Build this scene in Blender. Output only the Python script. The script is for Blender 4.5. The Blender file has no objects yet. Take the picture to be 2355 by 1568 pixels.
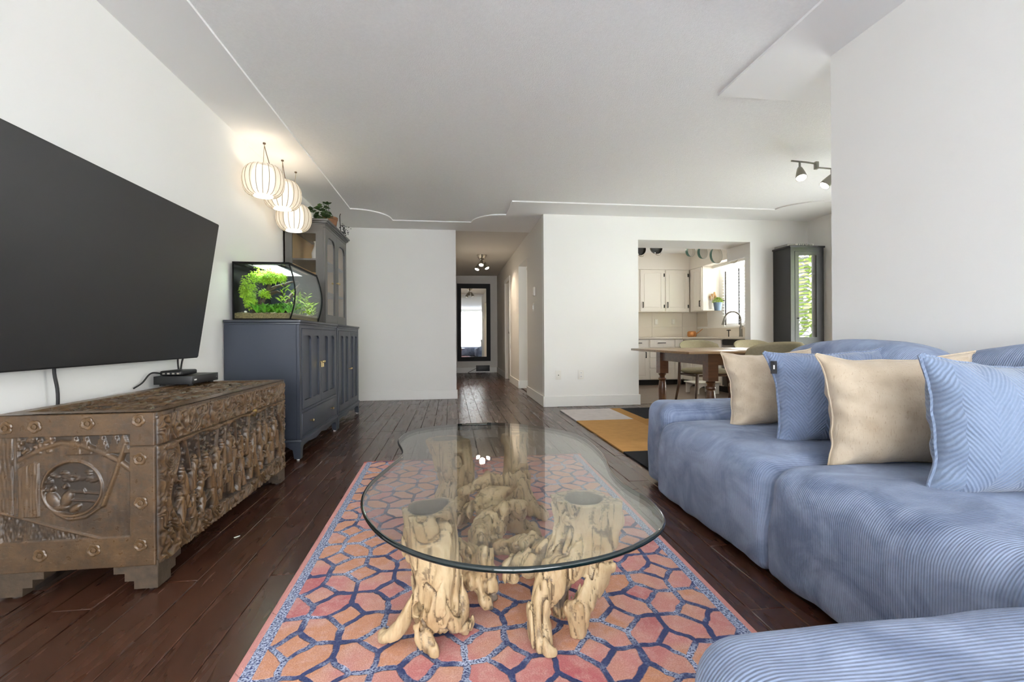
import bpy, bmesh, math, random
import numpy as np
from mathutils import Vector, Matrix
from mathutils.geometry import tessellate_polygon

scene = bpy.context.scene
COL = scene.collection
random.seed(7)
PI = math.pi
R = math.radians

# ------------------------------------------------------------------ camera
FPX, YAW, Y0, CAMH, ROLL = 1085.3, 0.12851, 776.4, 0.8745, -0.005844
cam = bpy.data.cameras.new('camera')
cam.sensor_fit = 'HORIZONTAL'
cam.sensor_width = 36.0
cam.lens = 36.0 * FPX / 2355.0
cam.shift_y = -(784.0 - Y0) / 2355.0
cam.clip_start = 0.02
cam_o = bpy.data.objects.new('camera', cam)
COL.objects.link(cam_o)
_f = Vector((math.sin(YAW), math.cos(YAW), 0))
_r = Vector((math.cos(YAW), -math.sin(YAW), 0))
_u = Vector((0, 0, 1))
_cx = _r * math.cos(ROLL) + _u * math.sin(ROLL)
_cy = -_r * math.sin(ROLL) + _u * math.cos(ROLL)
cam_o.matrix_world = Matrix(((_cx.x, _cy.x, -_f.x, 0), (_cx.y, _cy.y, -_f.y, 0), (_cx.z, _cy.z, -_f.z, CAMH), (0, 0, 0, 1)))
scene.camera = cam_o

# ------------------------------------------------------------------ world, exposure
world = bpy.data.worlds.new('overcast_sky')
scene.world = world
world.use_nodes = True
bg = world.node_tree.nodes['Background']
bg.inputs[0].default_value = (0.95, 0.98, 1.0, 1)
bg.inputs[1].default_value = 13.0
vs = scene.view_settings
vs.view_transform = 'Standard'
vs.look = 'None'
vs.exposure = 0.27
vs.gamma = 1.0
vs.use_curve_mapping = False
cy = scene.cycles
cy.max_bounces = 16
cy.diffuse_bounces = 10
cy.glossy_bounces = 5
cy.transmission_bounces = 6
cy.transparent_max_bounces = 16
cy.caustics_reflective = False
cy.caustics_refractive = False
cy.sample_clamp_indirect = 6.0
cy.use_denoising = True

def portal(name, loc, rot, sx, sy):
    l = bpy.data.lights.new(name, 'AREA')
    l.shape = 'RECTANGLE'; l.size = sx; l.size_y = sy
    l.cycles.is_portal = True
    o = bpy.data.objects.new(name, l)
    COL.objects.link(o)
    o.location = loc; o.rotation_euler = rot
    return o
sun = bpy.data.lights.new('sun', 'SUN'); sun.energy = 290; sun.angle = R(2); sun.color = (.98, .99, 1)
sun_o = bpy.data.objects.new('sun', sun); COL.objects.link(sun_o)
sun_o.rotation_euler = Vector((.28, -.3, -1)).to_track_quat('-Z', 'Y').to_euler()   # high, from behind the far side of the house
HCEIL = 2.44
XL, XR, YREAR = -1.597, 2.10, -2.6        # left wall, right wall, wall behind the viewer
XS, YD, YB = 4.80, 5.83, 6.83             # side wall of dining room, dining wall, back wall
YK, YH, XH = 8.73, 11.88, 1.16            # kitchen back wall, hall end wall, hall right wall
portal('daylight_portal', (0.25, YREAR + .06, 1.2), (R(-90), 0, 0), 3.6, 2.3)
portal('daylight_portal', (XS - .06, 3.9, 1.15), (0, R(90), 0), 2.1, 2.8)
portal('daylight_portal', (XS - .06, 7.25, 1.55), (0, R(90), 0), 1.0, 1.1)

# ------------------------------------------------------------------ materials
MATS = {}
def _new(name):
    m = bpy.data.materials.new(name)
    m.use_nodes = True
    nt = m.node_tree
    b = nt.nodes['Principled BSDF']
    MATS[name] = m
    return m, nt, b
def N(nt, typ, **kw):
    n = nt.nodes.new(typ)
    for k, v in kw.items():
        if k == 'ins':
            for i, x in v.items():
                if hasattr(x, 'is_output'):
                    nt.links.new(x, n.inputs[i])
                else:
                    n.inputs[i].default_value = x
        else:
            setattr(n, k, v)
    return n
def math_(nt, op, a, b=None, c=None):
    n = nt.nodes.new('ShaderNodeMath'); n.operation = op
    for i, x in enumerate((a, b, c)):
        if x is None: continue
        if hasattr(x, 'is_output'): nt.links.new(x, n.inputs[i])
        else: n.inputs[i].default_value = x
    return n.outputs[0]
def mixc(nt, fac, a, b, blend='MIX'):
    n = nt.nodes.new('ShaderNodeMix'); n.data_type = 'RGBA'; n.blend_type = blend
    for i, x in ((0, fac), (6, a), (7, b)):
        if hasattr(x, 'is_output'): nt.links.new(x, n.inputs[i])
        else:
            n.inputs[i].default_value = x if i == 0 else (tuple(x) + (1,))[:4]
    return n.outputs[2]
def coords(nt, kind='Object', scale=(1, 1, 1), rot=(0, 0, 0)):
    tc = nt.nodes.new('ShaderNodeTexCoord')
    mp = nt.nodes.new('ShaderNodeMapping')
    mp.inputs['Scale'].default_value = scale
    mp.inputs['Rotation'].default_value = rot
    nt.links.new(tc.outputs[kind], mp.inputs['Vector'])
    return mp.outputs[0]
def noise(nt, vec, scale, detail=3.0, rough=0.5, dist=0.0):
    n = nt.nodes.new('ShaderNodeTexNoise')
    nt.links.new(vec, n.inputs['Vector'])
    n.inputs['Scale'].default_value = scale; n.inputs['Detail'].default_value = detail
    n.inputs['Roughness'].default_value = rough; n.inputs['Distortion'].default_value = dist
    return n.outputs['Fac']
def ramp(nt, fac, stops):
    n = nt.nodes.new('ShaderNodeValToRGB')
    e = n.color_ramp.elements
    while len(e) < len(stops): e.new(0.5)
    for i, (p, c) in enumerate(stops):
        e[i].position = p
        e[i].color = (c, c, c, 1) if not hasattr(c, '__len__') else (tuple(c) + (1,))[:4]
    nt.links.new(fac, n.inputs[0])
    return n.outputs[0]
def bump(nt, bsdf, h, strength=0.3, dist=0.01):
    n = nt.nodes.new('ShaderNodeBump')
    n.inputs['Strength'].default_value = strength; n.inputs['Distance'].default_value = dist
    nt.links.new(h, n.inputs['Height'])
    nt.links.new(n.outputs[0], bsdf.inputs['Normal'])
def S(c):  # sRGB 0..255 -> linear
    return tuple(((x / 255.) / 12.92 if x / 255. <= .04045 else ((x / 255. + .055) / 1.055) ** 2.4) for x in c)
def plain(name, rgb, rough=0.5, metal=0.0, var=0.0, vscale=8.0, bmp=0.0, bscale=60.0, coat=0.0, spec=0.5, stretch=(1, 1, 1), bdist=0.004):
    m, nt, b = _new(name)
    c = S(rgb)
    b.inputs['Roughness'].default_value = rough
    b.inputs['Metallic'].default_value = metal
    b.inputs['Coat Weight'].default_value = coat
    b.inputs['Specular IOR Level'].default_value = spec
    v = coords(nt, scale=stretch)
    if var > 0:
        f = noise(nt, v, vscale, 4)
        lo = tuple(x * (1 - var) for x in c); hi = tuple(min(1, x * (1 + var)) for x in c)
        nt.links.new(mixc(nt, ramp(nt, f, [(.3, 0.), (.7, 1.)]), lo, hi), b.inputs['Base Color'])
    else:
        b.inputs['Base Color'].default_value = c + (1,)
    if bmp > 0:
        bump(nt, b, noise(nt, v, bscale, 3), bmp, bdist)
    return m
def emit(name, rgb, strength):
    m, nt, b = _new(name)
    b.inputs['Base Color'].default_value = (.9, .9, .9, 1)
    b.inputs['Emission Color'].default_value = tuple(rgb) + (1,)
    b.inputs['Emission Strength'].default_value = strength
    return m
def glassy(name, tint=(1, 1, 1), base=0.02, rough=0.0, ior=1.5):
    m = bpy.data.materials.new(name); m.use_nodes = True
    nt = m.node_tree; nt.nodes.clear()
    out = nt.nodes.new('ShaderNodeOutputMaterial')
    tr = N(nt, 'ShaderNodeBsdfTransparent'); tr.inputs[0].default_value = tuple(tint) + (1,)
    gl = N(nt, 'ShaderNodeBsdfGlossy'); gl.inputs['Roughness'].default_value = rough
    fr = N(nt, 'ShaderNodeFresnel'); fr.inputs[0].default_value = ior
    geo = nt.nodes.new('ShaderNodeNewGeometry')
    nrm = N(nt, 'ShaderNodeVectorMath', operation='SCALE')
    k = math_(nt, 'SUBTRACT', 1.0, math_(nt, 'MULTIPLY', geo.outputs['Backfacing'], 0.0))
    fac = math_(nt, 'MINIMUM', math_(nt, 'ADD', fr.outputs[0], base), 1.0)
    # back faces of a thin pane reflect like front faces
    fr2 = N(nt, 'ShaderNodeLayerWeight'); fr2.inputs[0].default_value = 0.5
    f5 = math_(nt, 'POWER', fr2.outputs['Facing'], 4.0)
    fac = math_(nt, 'MINIMUM', math_(nt, 'ADD', math_(nt, 'MULTIPLY', f5, 0.9), 0.025 + base), 1.0)
    mx = N(nt, 'ShaderNodeMixShader')
    nt.links.new(fac, mx.inputs[0]); nt.links.new(tr.outputs[0], mx.inputs[1]); nt.links.new(gl.outputs[0], mx.inputs[2])
    nt.links.new(mx.outputs[0], out.inputs[0])
    MATS[name] = m
    return m
def M(n): return MATS[n]

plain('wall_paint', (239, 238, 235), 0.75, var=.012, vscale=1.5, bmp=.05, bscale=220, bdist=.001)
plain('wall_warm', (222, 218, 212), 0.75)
plain('ceiling_flat', (246, 246, 246), 0.85)
plain('ceiling_popcorn', (245, 245, 245), 0.95, var=.02, vscale=60, bmp=.55, bscale=190, bdist=.006)
plain('trim_white', (240, 239, 236), 0.4)
plain('kitchen_white', (235, 230, 222), 0.4)
plain('black_metal', (22, 22, 23), 0.4, 0.6)
plain('black_plastic', (26, 26, 27), 0.45)
plain('dark_rubber', (20, 20, 21), 0.6)
plain('chrome', (190, 186, 178), 0.22, 1.0)
plain('brushed_nickel', (140, 136, 128), 0.35, 1.0)
plain('brass', (215, 190, 140), 0.3, 1.0)
glassy('pane_glass', base=0.0)
glassy('table_glass', (0.965, 0.985, 0.978), 0.02)
glassy('tank_glass', (0.97, 1.0, 0.99), -0.015)
m, nt, b = _new('mirror_glass'); b.inputs['Metallic'].default_value = 1; b.inputs['Roughness'].default_value = .02; b.inputs['Base Color'].default_value = (.88, .9, .9, 1)

# floor boards: dark hand-scraped wood
m, nt, b = _new('dark_floorboard')
oi = nt.nodes.new('ShaderNodeObjectInfo')
v = coords(nt, scale=(9, .9, 9))
add = N(nt, 'ShaderNodeVectorMath', operation='ADD')
cmb = N(nt, 'ShaderNodeCombineXYZ')
nt.links.new(math_(nt, 'MULTIPLY', oi.outputs['Random'], 37.), cmb.inputs[0]); nt.links.new(math_(nt, 'MULTIPLY', oi.outputs['Random'], 91.), cmb.inputs[1])
nt.links.new(v, add.inputs[0]); nt.links.new(cmb.outputs[0], add.inputs[1])
vv = add.outputs[0]
g1 = noise(nt, vv, 1.0, 3, .5, .3); g2 = noise(nt, vv, 3., 2, .5)
c1 = mixc(nt, ramp(nt, g1, [(.3, 0.), (.75, 1.)]), S((58, 36, 27)), S((78, 49, 36)))
c2 = mixc(nt, ramp(nt, oi.outputs['Random'], [(0., .0), (1., .55)]), c1, S((66, 40, 29)))
nt.links.new(c2, b.inputs['Base Color'])
rr = ramp(nt, g2, [(.3, .24), (.7, .29)])
nt.links.new(rr, b.inputs['Roughness'])
b.inputs['Specular IOR Level'].default_value = .5
bump(nt, b, noise(nt, coords(nt, scale=(14, 2.2, 1)), 1., 2), .06, .008)
plain('kitchen_floor', (112, 98, 88), 0.4, var=.08, vscale=5)

# ------------------------------------------------------------------ geometry helpers
class MB:
    def __init__(s): s.v = []; s.f = []
    def add(s, vs_, fs):
        o = len(s.v); s.v += [tuple(x) for x in vs_]; s.f += [tuple(i + o for i in f) for f in fs]; return s
    def box(s, x0, x1, y0, y1, z0, z1):
        if x0 > x1: x0, x1 = x1, x0
        if y0 > y1: y0, y1 = y1, y0
        if z0 > z1: z0, z1 = z1, z0
        return s.add([(x0, y0, z0), (x1, y0, z0), (x1, y1, z0), (x0, y1, z0), (x0, y0, z1), (x1, y0, z1), (x1, y1, z1), (x0, y1, z1)],
                     [(0, 3, 2, 1), (4, 5, 6, 7), (0, 1, 5, 4), (1, 2, 6, 5), (2, 3, 7, 6), (3, 0, 4, 7)])
    def tube(s, pts, r, n=10, cap=True, closed=False):
        pts = [Vector(p) for p in pts]
        rs = r if hasattr(r, '__len__') else [r] * len(pts)
        vs_, fs = [], []
        up = None
        for i, p in enumerate(pts):
            if closed: t = pts[(i + 1) % len(pts)] - pts[i - 1]
            else: t = pts[min(i + 1, len(pts) - 1)] - pts[max(i - 1, 0)]
            t.normalize()
            if up is None:
                up = Vector((0, 0, 1)) if abs(t.z) < .9 else Vector((1, 0, 0))
            a = t.cross(up); a.normalize(); bb = a.cross(t); bb.normalize(); up = bb
            for k in range(n):
                q = 2 * PI * k / n
                vs_.append(p + a * math.cos(q) * rs[i] + bb * math.sin(q) * rs[i])
        m_ = len(pts)
        for i in range(m_ if closed else m_ - 1):
            j = (i + 1) % m_
            for k in range(n):
                k2 = (k + 1) % n
                fs.append((i * n + k, i * n + k2, j * n + k2, j * n + k))
        if cap and not closed:
            fs.append(tuple(reversed(range(n)))); fs.append(tuple(range((m_ - 1) * n, m_ * n)))
        # consistent outward orientation
        return s.add(vs_, fs)
    def lathe(s, prof, n=24, c=(0, 0, 0), cap=True, axis='z'):
        vs_, fs = [], []
        for (r, z) in prof:
            for k in range(n):
                q = 2 * PI * k / n
                x, y = r * math.cos(q), r * math.sin(q)
                vs_.append({'z': (c[0] + x, c[1] + y, c[2] + z), 'x': (c[0] + z, c[1] + x, c[2] + y), 'y': (c[0] + y, c[1] + z, c[2] + x)}[axis])
        m_ = len(prof)
        for i in range(m_ - 1):
            for k in range(n):
                k2 = (k + 1) % n
                fs.append((i * n + k, i * n + k2, (i + 1) * n + k2, (i + 1) * n + k))
        if cap:
            fs.append(tuple(reversed(range(n)))); fs.append(tuple(range((m_ - 1) * n, m_ * n)))
        return s.add(vs_, fs)
    def prism(s, poly, a0, a1, axis='z'):
        n = len(poly)
        def P(x, y, a): return {'z': (x, y, a), 'x': (a, x, y), 'y': (y, a, x)}[axis]
        area = sum(poly[i][0] * poly[(i + 1) % n][1] - poly[(i + 1) % n][0] * poly[i][1] for i in range(n))
        if area < 0: poly = list(reversed(poly))
        vs_ = [P(x, y, a0) for x, y in poly] + [P(x, y, a1) for x, y in poly]
        tri = tessellate_polygon([[Vector((x, y, 0)) for x, y in poly]])
        fs = [tuple(reversed(t)) for t in tri] + [tuple(i + n for i in t) for t in tri]
        # tessellate keeps no fixed winding; recalculated at build
        fs += [(i, (i + 1) % n, n + (i + 1) % n, n + i) for i in range(n)]
        return s.add(vs_, fs)
    def grid(s, P):  # P array (m,n,3)
        m_, n_ = P.shape[:2]
        o = len(s.v); s.v += [tuple(x) for x in P.reshape(-1, 3).tolist()]
        s.f += [(o + i * n_ + j, o + i * n_ + j + 1, o + (i + 1) * n_ + j + 1, o + (i + 1) * n_ + j) for i in range(m_ - 1) for j in range(n_ - 1)]
        return s
    def xf(s, mat, start=0):
        s.v[start:] = [tuple(mat @ Vector(x)) for x in s.v[start:]]; return s
    def build(s, name, mat, parent=None, smooth=False, bevel=0.0, seg=2, recalc=True, autosmooth=None):
        me = bpy.data.meshes.new(name)
        me.from_pydata(s.v, [], s.f)
        if recalc or bevel > 0:
            bm = bmesh.new(); bm.from_mesh(me)
            if recalc: bmesh.ops.recalc_face_normals(bm, faces=bm.faces)
            if bevel > 0:
                es = [e for e in bm.edges if len(e.link_faces) == 2 and e.calc_face_angle(0) > .6]
                bmesh.ops.bevel(bm, geom=es, offset=bevel, segments=seg, profile=.5, affect='EDGES', clamp_overlap=True)
            bm.to_mesh(me); bm.free()
        me.update()
        if smooth or bevel > 0:
            me.polygons.foreach_set('use_smooth', [True] * len(me.polygons))
            me.set_sharp_from_angle(angle=R(autosmooth if autosmooth else 38))
        o = bpy.data.objects.new(name, me)
        COL.objects.link(o)
        if mat: me.materials.append(M(mat) if isinstance(mat, str) else mat)
        if parent: o.parent = parent
        return o
def npmesh(name, V, F, mat, parent=None, smooth=True, attrs=None):
    V = np.asarray(V, np.float32); F = np.asarray(F, np.int32)
    me = bpy.data.meshes.new(name)
    k = F.shape[1]
    me.vertices.add(len(V)); me.vertices.foreach_set('co', V.ravel())
    me.loops.add(F.size); me.loops.foreach_set('vertex_index', F.ravel())
    me.polygons.add(len(F)); me.polygons.foreach_set('loop_start', np.arange(0, F.size, k, dtype=np.int32))
    me.polygons.foreach_set('use_smooth', [smooth] * len(F))
    me.update(calc_edges=True)
    for nm, a in (attrs or {}).items():
        at = me.attributes.new(nm, 'FLOAT', 'POINT'); at.data.foreach_set('value', np.asarray(a, np.float32).ravel())
    o = bpy.data.objects.new(name, me); COL.objects.link(o)
    if mat: me.materials.append(M(mat) if isinstance(mat, str) else mat)
    if parent: o.parent = parent
    return o
def gridfaces(m_, n_, off=0, flip=False):
    i, j = np.meshgrid(np.arange(m_ - 1), np.arange(n_ - 1), indexing='ij')
    a = (i * n_ + j + off).ravel()
    f = np.stack([a, a + 1, a + n_ + 1, a + n_], 1)
    return f[:, ::-1] if flip else f
def tag(o, label=None, cat=None, group=None, kind=None):
    if label: o['label'] = label
    if cat: o['category'] = cat
    if group: o['group'] = group
    if kind: o['kind'] = kind
    return o
def thing(name, label, cat, loc=(0, 0, 0), rz=0.0, group=None):
    o = bpy.data.objects.new(name, None); COL.objects.link(o)
    o.empty_display_size = .1
    o.location = loc; o.rotation_euler = (0, 0, rz)
    return tag(o, label, cat, group)
def struct(o): o['kind'] = 'structure'; return o
def kids(o): return [c for c in bpy.data.objects if c.parent == o]
def copy_tree(o, parent=None):
    c = o.copy(); COL.objects.link(c); c.parent = parent
    for ch in kids(o): copy_tree(ch, c)
    return c
def arc(cx, cy_, r, a0, a1, n=8):
    return [(cx + r * math.cos(R(a0 + (a1 - a0) * i / n)), cy_ + r * math.sin(R(a0 + (a1 - a0) * i / n))) for i in range(n + 1)]

# value noise on numpy arrays
_rng = np.random.RandomState(3)
_LAT = _rng.rand(64, 64, 64).astype(np.float32)
def vnoise(x, y, z):
    x = np.asarray(x, np.float32); y = np.asarray(y, np.float32); z = np.asarray(z, np.float32)
    xi = np.floor(x).astype(int); yi = np.floor(y).astype(int); zi = np.floor(z).astype(int)
    fx = x - xi; fy = y - yi; fz = z - zi
    fx = fx * fx * (3 - 2 * fx); fy = fy * fy * (3 - 2 * fy); fz = fz * fz * (3 - 2 * fz)
    a = xi & 63; b_ = (xi + 1) & 63; c = yi & 63; d = (yi + 1) & 63; e = zi & 63; g = (zi + 1) & 63
    l = _LAT
    u0 = l[a, c, e] * (1 - fx) + l[b_, c, e] * fx; u1 = l[a, d, e] * (1 - fx) + l[b_, d, e] * fx
    w0 = l[a, c, g] * (1 - fx) + l[b_, c, g] * fx; w1 = l[a, d, g] * (1 - fx) + l[b_, d, g] * fx
    return (u0 * (1 - fy) + u1 * fy) * (1 - fz) + (w0 * (1 - fy) + w1 * fy) * fz
def fbm(x, y, z, o=3):
    t = 0; a = .5
    for i in range(o):
        t = t + a * vnoise(x * 2 ** i + 7.3 * i, y * 2 ** i + 3.1 * i, z * 2 ** i + 1.7 * i); a *= .5
    return t / (1 - .5 ** o)
# ================================================================== THE SETTING
def wall(name, boxes, mat='wall_paint'):
    mb = MB()
    for b_ in boxes: mb.box(*b_)
    return struct(mb.build(name, mat))
T = .12
wall('wall_left', [(XL - T, XL, YREAR, 5.79, 0, HCEIL)])
wall('wall_alcove', [(-1.95 - T, -1.95, 5.67, YB + T, 0, HCEIL), (-1.95, XL - T, 5.67, 5.79, 0, HCEIL)])
wall('wall_back', [(-1.95, .075, YB, YB + T, 0, HCEIL)])
wall('wall_hall_left', [(-.045, .075, YB + T, YH, 0, HCEIL)])
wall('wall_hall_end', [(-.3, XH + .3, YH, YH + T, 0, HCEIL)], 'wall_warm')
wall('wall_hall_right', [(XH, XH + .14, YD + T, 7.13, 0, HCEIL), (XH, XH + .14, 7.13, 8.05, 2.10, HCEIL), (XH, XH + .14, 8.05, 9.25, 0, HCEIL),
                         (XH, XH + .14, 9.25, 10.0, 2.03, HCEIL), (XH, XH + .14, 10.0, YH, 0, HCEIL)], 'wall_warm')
wall('wall_dining', [(XH, 2.40, YD, YD + T, 0, HCEIL), (2.40, 3.96, YD, YD + T, 2.13, HCEIL), (3.96, XS + T, YD, YD + T, 0, HCEIL)])
wall('wall_right', [(XR, XR + .14, YREAR, 2.372, 0, HCEIL)])
# side wall with dining window (y 2.55..5.25) and kitchen window (y 6.75..7.8)
DW = (2.55, 5.25, .12, 2.08); KW = (6.72, 7.80, 1.05, 2.06)
wall('wall_side', [(XS, XS + T, YREAR, DW[0], 0, HCEIL), (XS, XS + T, DW[0], DW[1], 0, DW[2]), (XS, XS + T, DW[0], DW[1], DW[3], HCEIL),
                   (XS, XS + T, DW[1], KW[0], 0, HCEIL), (XS, XS + T, KW[0], KW[1], 0, KW[2]), (XS, XS + T, KW[0], KW[1], KW[3], HCEIL), (XS, XS + T, KW[1], YK + T, 0, HCEIL)])
wall('wall_kitchen', [(XH + .14, XS, YK, YK + T, 0, HCEIL)], 'kitchen_white')
RW = (-1.53, 2.03, .06, 2.36)
wall('wall_rear', [(XL - T, RW[0], YREAR - T, YREAR, 0, HCEIL), (RW[1], XS + T, YREAR - T, YREAR, 0, HCEIL),
                   (RW[0], RW[1], YREAR - T, YREAR, 0, RW[2]), (RW[0], RW[1], YREAR - T, YREAR, RW[3], HCEIL)])
# dropped beam on the kitchen side of the opening
struct(MB().box(2.2, 4.1, YD + T, 6.36, 2.13, HCEIL).build('trim_1', 'wall_paint'))
struct(MB().box(3.96, 4.0, YD + T, 6.36, 1.95, 2.13).build('trim_2', 'wall_paint'))

# ceiling: sprayed texture in the middle, flat stepped border with notched corners
struct(MB().box(-2.1, XS + T, YREAR - T, 12.05, HCEIL, HCEIL + .1).build('ceiling', 'ceiling_popcorn'))
inner = [(-1.19, YREAR), (-1.19, 5.855)]
inner += [(-1.19 + .435 * math.sin(R(a)), 6.33 - .475 * math.cos(R(a))) for a in range(0, 91, 9)]
inner += [(-.755, 6.37), (.276, 6.37)]
inner += [(.69 - .41 * math.cos(R(a)), 6.37 - .44 * math.sin(R(a))) for a in range(8, 91, 9)] + [(.70, 5.93), (.70, 5.34), (3.96, 5.34)]
inner += [(4.45 - .49 * math.cos(R(a)), 5.34 - .42 * math.sin(R(a))) for a in range(10, 91, 10)]
inner += [(4.45, 2.85), (1.72, 2.85), (1.72, YREAR)]
def ceiling_border(name, outer, holes, z0, z1):
    loops = [[Vector((x, y, 0)) for x, y in outer]] + [[Vector((x, y, 0)) for x, y in h] for h in holes]
    tri = tessellate_polygon(loops)
    flat = [p for l in loops for p in l]
    mb = MB()
    n = len(flat)
    mb.add([(p.x, p.y, z0) for p in flat] + [(p.x, p.y, z1) for p in flat], [tuple(t) for t in tri])
    o_ = 0
    for l in loops:
        k = len(l)
        for i in range(k):
            a, b_ = o_ + i, o_ + (i + 1) % k
            mb.f.append((a, b_, b_ + n, a + n))
        o_ += k
    return mb.build(name, 'ceiling_flat')
ob = ceiling_border('trim_3', [(-1.95, YREAR - .01), (XS, YREAR - .01), (XS, YB + .05), (-1.95, YB + .05)], [[(x, max(y, YREAR + .0)) for x, y in inner]], HCEIL - .014, HCEIL)
struct(ob)
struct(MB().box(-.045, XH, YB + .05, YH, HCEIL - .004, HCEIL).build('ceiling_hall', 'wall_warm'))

# baseboards: flat boards with a small chamfer
def baseboard(name, runs, h=.135, t=.016):
    mb = MB()
    for (x0, x1, y0, y1) in runs: mb.box(x0, x1, y0, y1, .001, h)
    return struct(mb.build(name, 'trim_white', bevel=.003, seg=1))
baseboard('baseboard_left', [(XL, XL + .016, YREAR, 5.79)])
baseboard('baseboard_back', [(-1.95, .091, YB - .016, YB)])
baseboard('baseboard_hall', [(XH - .016, XH, YD - .016, 7.13), (XH - .016, XH, 8.05 - .016, 9.18), (XH - .016, XH, 10.07, YH), (-.0, XH - .016, YH - .016, YH), (XH, XH + .155, 8.05 - .016, 8.05)])
baseboard('baseboard_dining', [(XH, 2.40 + .016, YD - .016, YD), (2.40, 2.416, YD, YD + T), (3.96, XS, YD - .016, YD)])
baseboard('baseboard_right', [(XR - .016, XR, YREAR, 2.372), (XR - .016, XR + .14, 2.372, 2.388)])
baseboard('baseboard_side', [(XS - .016, XS, YREAR, YD)])

# door off the hall
d = struct(MB().box(XH + .04, XH + .08, 9.25, 10.0, .01, 2.03).build('door_1', 'trim_white'))
for (a, b_, c, e) in ((9.18, 9.25, .001, 2.10), (10.0, 10.07, .001, 2.10), (9.25, 10.0, 2.03, 2.10)):
    MB().box(XH - .02, XH + .0, a, b_, c, e).build('casing', 'trim_white', d, bevel=.003, seg=1)
MB().lathe([(.012, 0), (.026, -.03), (.03, -.05), (.018, -.065)], 16, (XH + .04, 9.33, .98), axis='x').build('door_knob', 'brushed_nickel', d, smooth=True)

# ---- floors
fl = struct(MB().box(-2.05, XS + T, YREAR - T, 12.0, -.12, -.0205).build('floor', plain('subfloor', (30, 20, 15), .8)))
PW = .124
def plank_mesh(L, W=PW - .0016):
    mb = MB().box(0, W, 0, L, -.02, 0)
    bm_o = mb.build('plank', 'dark_floorboard', bevel=.0025, seg=1)
    me = bm_o.data
    bpy.data.objects.remove(bm_o)
    return me
PM = {}
def plank(x, y, L):
    L = round(L, 2)
    if L not in PM: PM[L] = plank_mesh(L - .0015)
    o = bpy.data.objects.new('plank', PM[L]); COL.objects.link(o); o.parent = fl
    o.location = (x, y, random.uniform(-.0006, 0))
rp = random.Random(11)
def fill_row(x, y0, y1):
    y = y0 - rp.choice([0, .15, .3, .45, .6, .75, .9])
    while y < y1 - .05:
        L = rp.choice([.9, 1.2, 1.2, 1.5, 1.8])
        if y + L > y1 - .3: L = round(y1 - y, 1) if y1 - y < 2.1 else L
        if y + L > y0 + .02: plank(x, y, L)
        y += L
nrow = 0
x = -1.66
while x < 2.3:
    if x < .0: y1 = YB + .05
    elif x + PW < XH + .1: y1 = YH + .05
    else: y1 = YD + .06
    if x < -1.6 + 4: fill_row(x, .95, y1)
    x += PW
xs0 = x
# boards out of sight (under the sofa end, far dining side, behind the viewer) as one piece
mb = MB()
while x < XS:
    y = YREAR
    while y < YD + .06:
        L = rp.choice([.9, 1.2, 1.5, 1.8]); y2 = min(y + L, YD + .06)
        mb.box(x, x + PW - .0016, y, y2 - .0015, -.02, 0); y = y2
    x += PW
x = -1.66
while x < xs0 - .01:
    mb.box(x, x + PW - .0016, YREAR, -1.3, -.02, -.001); mb.box(x, x + PW - .0016, -1.298, -.06, -.02, -.001); mb.box(x, x + PW - .0016, -.058, .95, -.02, -.001); x += PW
fb = mb.build('plank_field', 'dark_floorboard', fl); tag(fb, kind='stuff')
struct(MB().box(XH + .06, XS, YD + .06, YK, -.02, .004).build('floor_kitchen', 'kitchen_floor'))

# ---- windows: frame, panes, blinds
def window_x(name, yw, x=XS, mull=1):
    y0, y1, z0, z1 = yw
    fr = MB(); w = .05
    fr.box(x + .02, x + .1, y0, y1, z0, z0 + w).box(x + .02, x + .1, y0, y1, z1 - w, z1).box(x + .02, x + .1, y0, y0 + w, z0 + w, z1 - w).box(x + .02, x + .1, y1 - w, y1, z0 + w, z1 - w)
    for k in range(1, mull + 1):
        yy = y0 + (y1 - y0) * k / (mull + 1); fr.box(x + .03, x + .09, yy - .025, yy + .025, z0 + w, z1 - w)
    o = struct(fr.build(name, 'trim_white'))
    for k in range(mull + 1):
        a = y0 + (y1 - y0) * k / (mull + 1); b_ = y0 + (y1 - y0) * (k + 1) / (mull + 1)
        MB().box(x + .058, x + .062, a + .02, b_ - .02, z0 + .03, z1 - .03).build('pane', 'pane_glass', o)
    MB().box(x - .03, x + .03, y0 - .02, y1 + .02, z0 - .025, z0).build('window_sill', 'trim_white', o)
    return o
window_x('window_1', DW, mull=2)
window_x('window_2', KW, mull=1)
fr = MB(); x0, x1, z0, z1 = RW; w = .06; y = YREAR - .1
fr.box(x0, x1, y, y + .08, z0, z0 + w).box(x0, x1, y, y + .08, z1 - w, z1).box(x0, x0 + w, y, y + .08, z0, z1).box(x1 - w, x1, y, y + .08, z0, z1)
for k in (1, 2): fr.box(x0 + (x1 - x0) * k / 3 - .03, x0 + (x1 - x0) * k / 3 + .03, y + .01, y + .07, z0, z1)
w3 = struct(fr.build('window_3', 'trim_white'))
for k in range(3): MB().box(x0 + (x1 - x0) * k / 3 + .02, x0 + (x1 - x0) * (k + 1) / 3 - .02, y + .038, y + .042, z0 + .03, z1 - .03).build('pane', 'pane_glass', w3)
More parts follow.
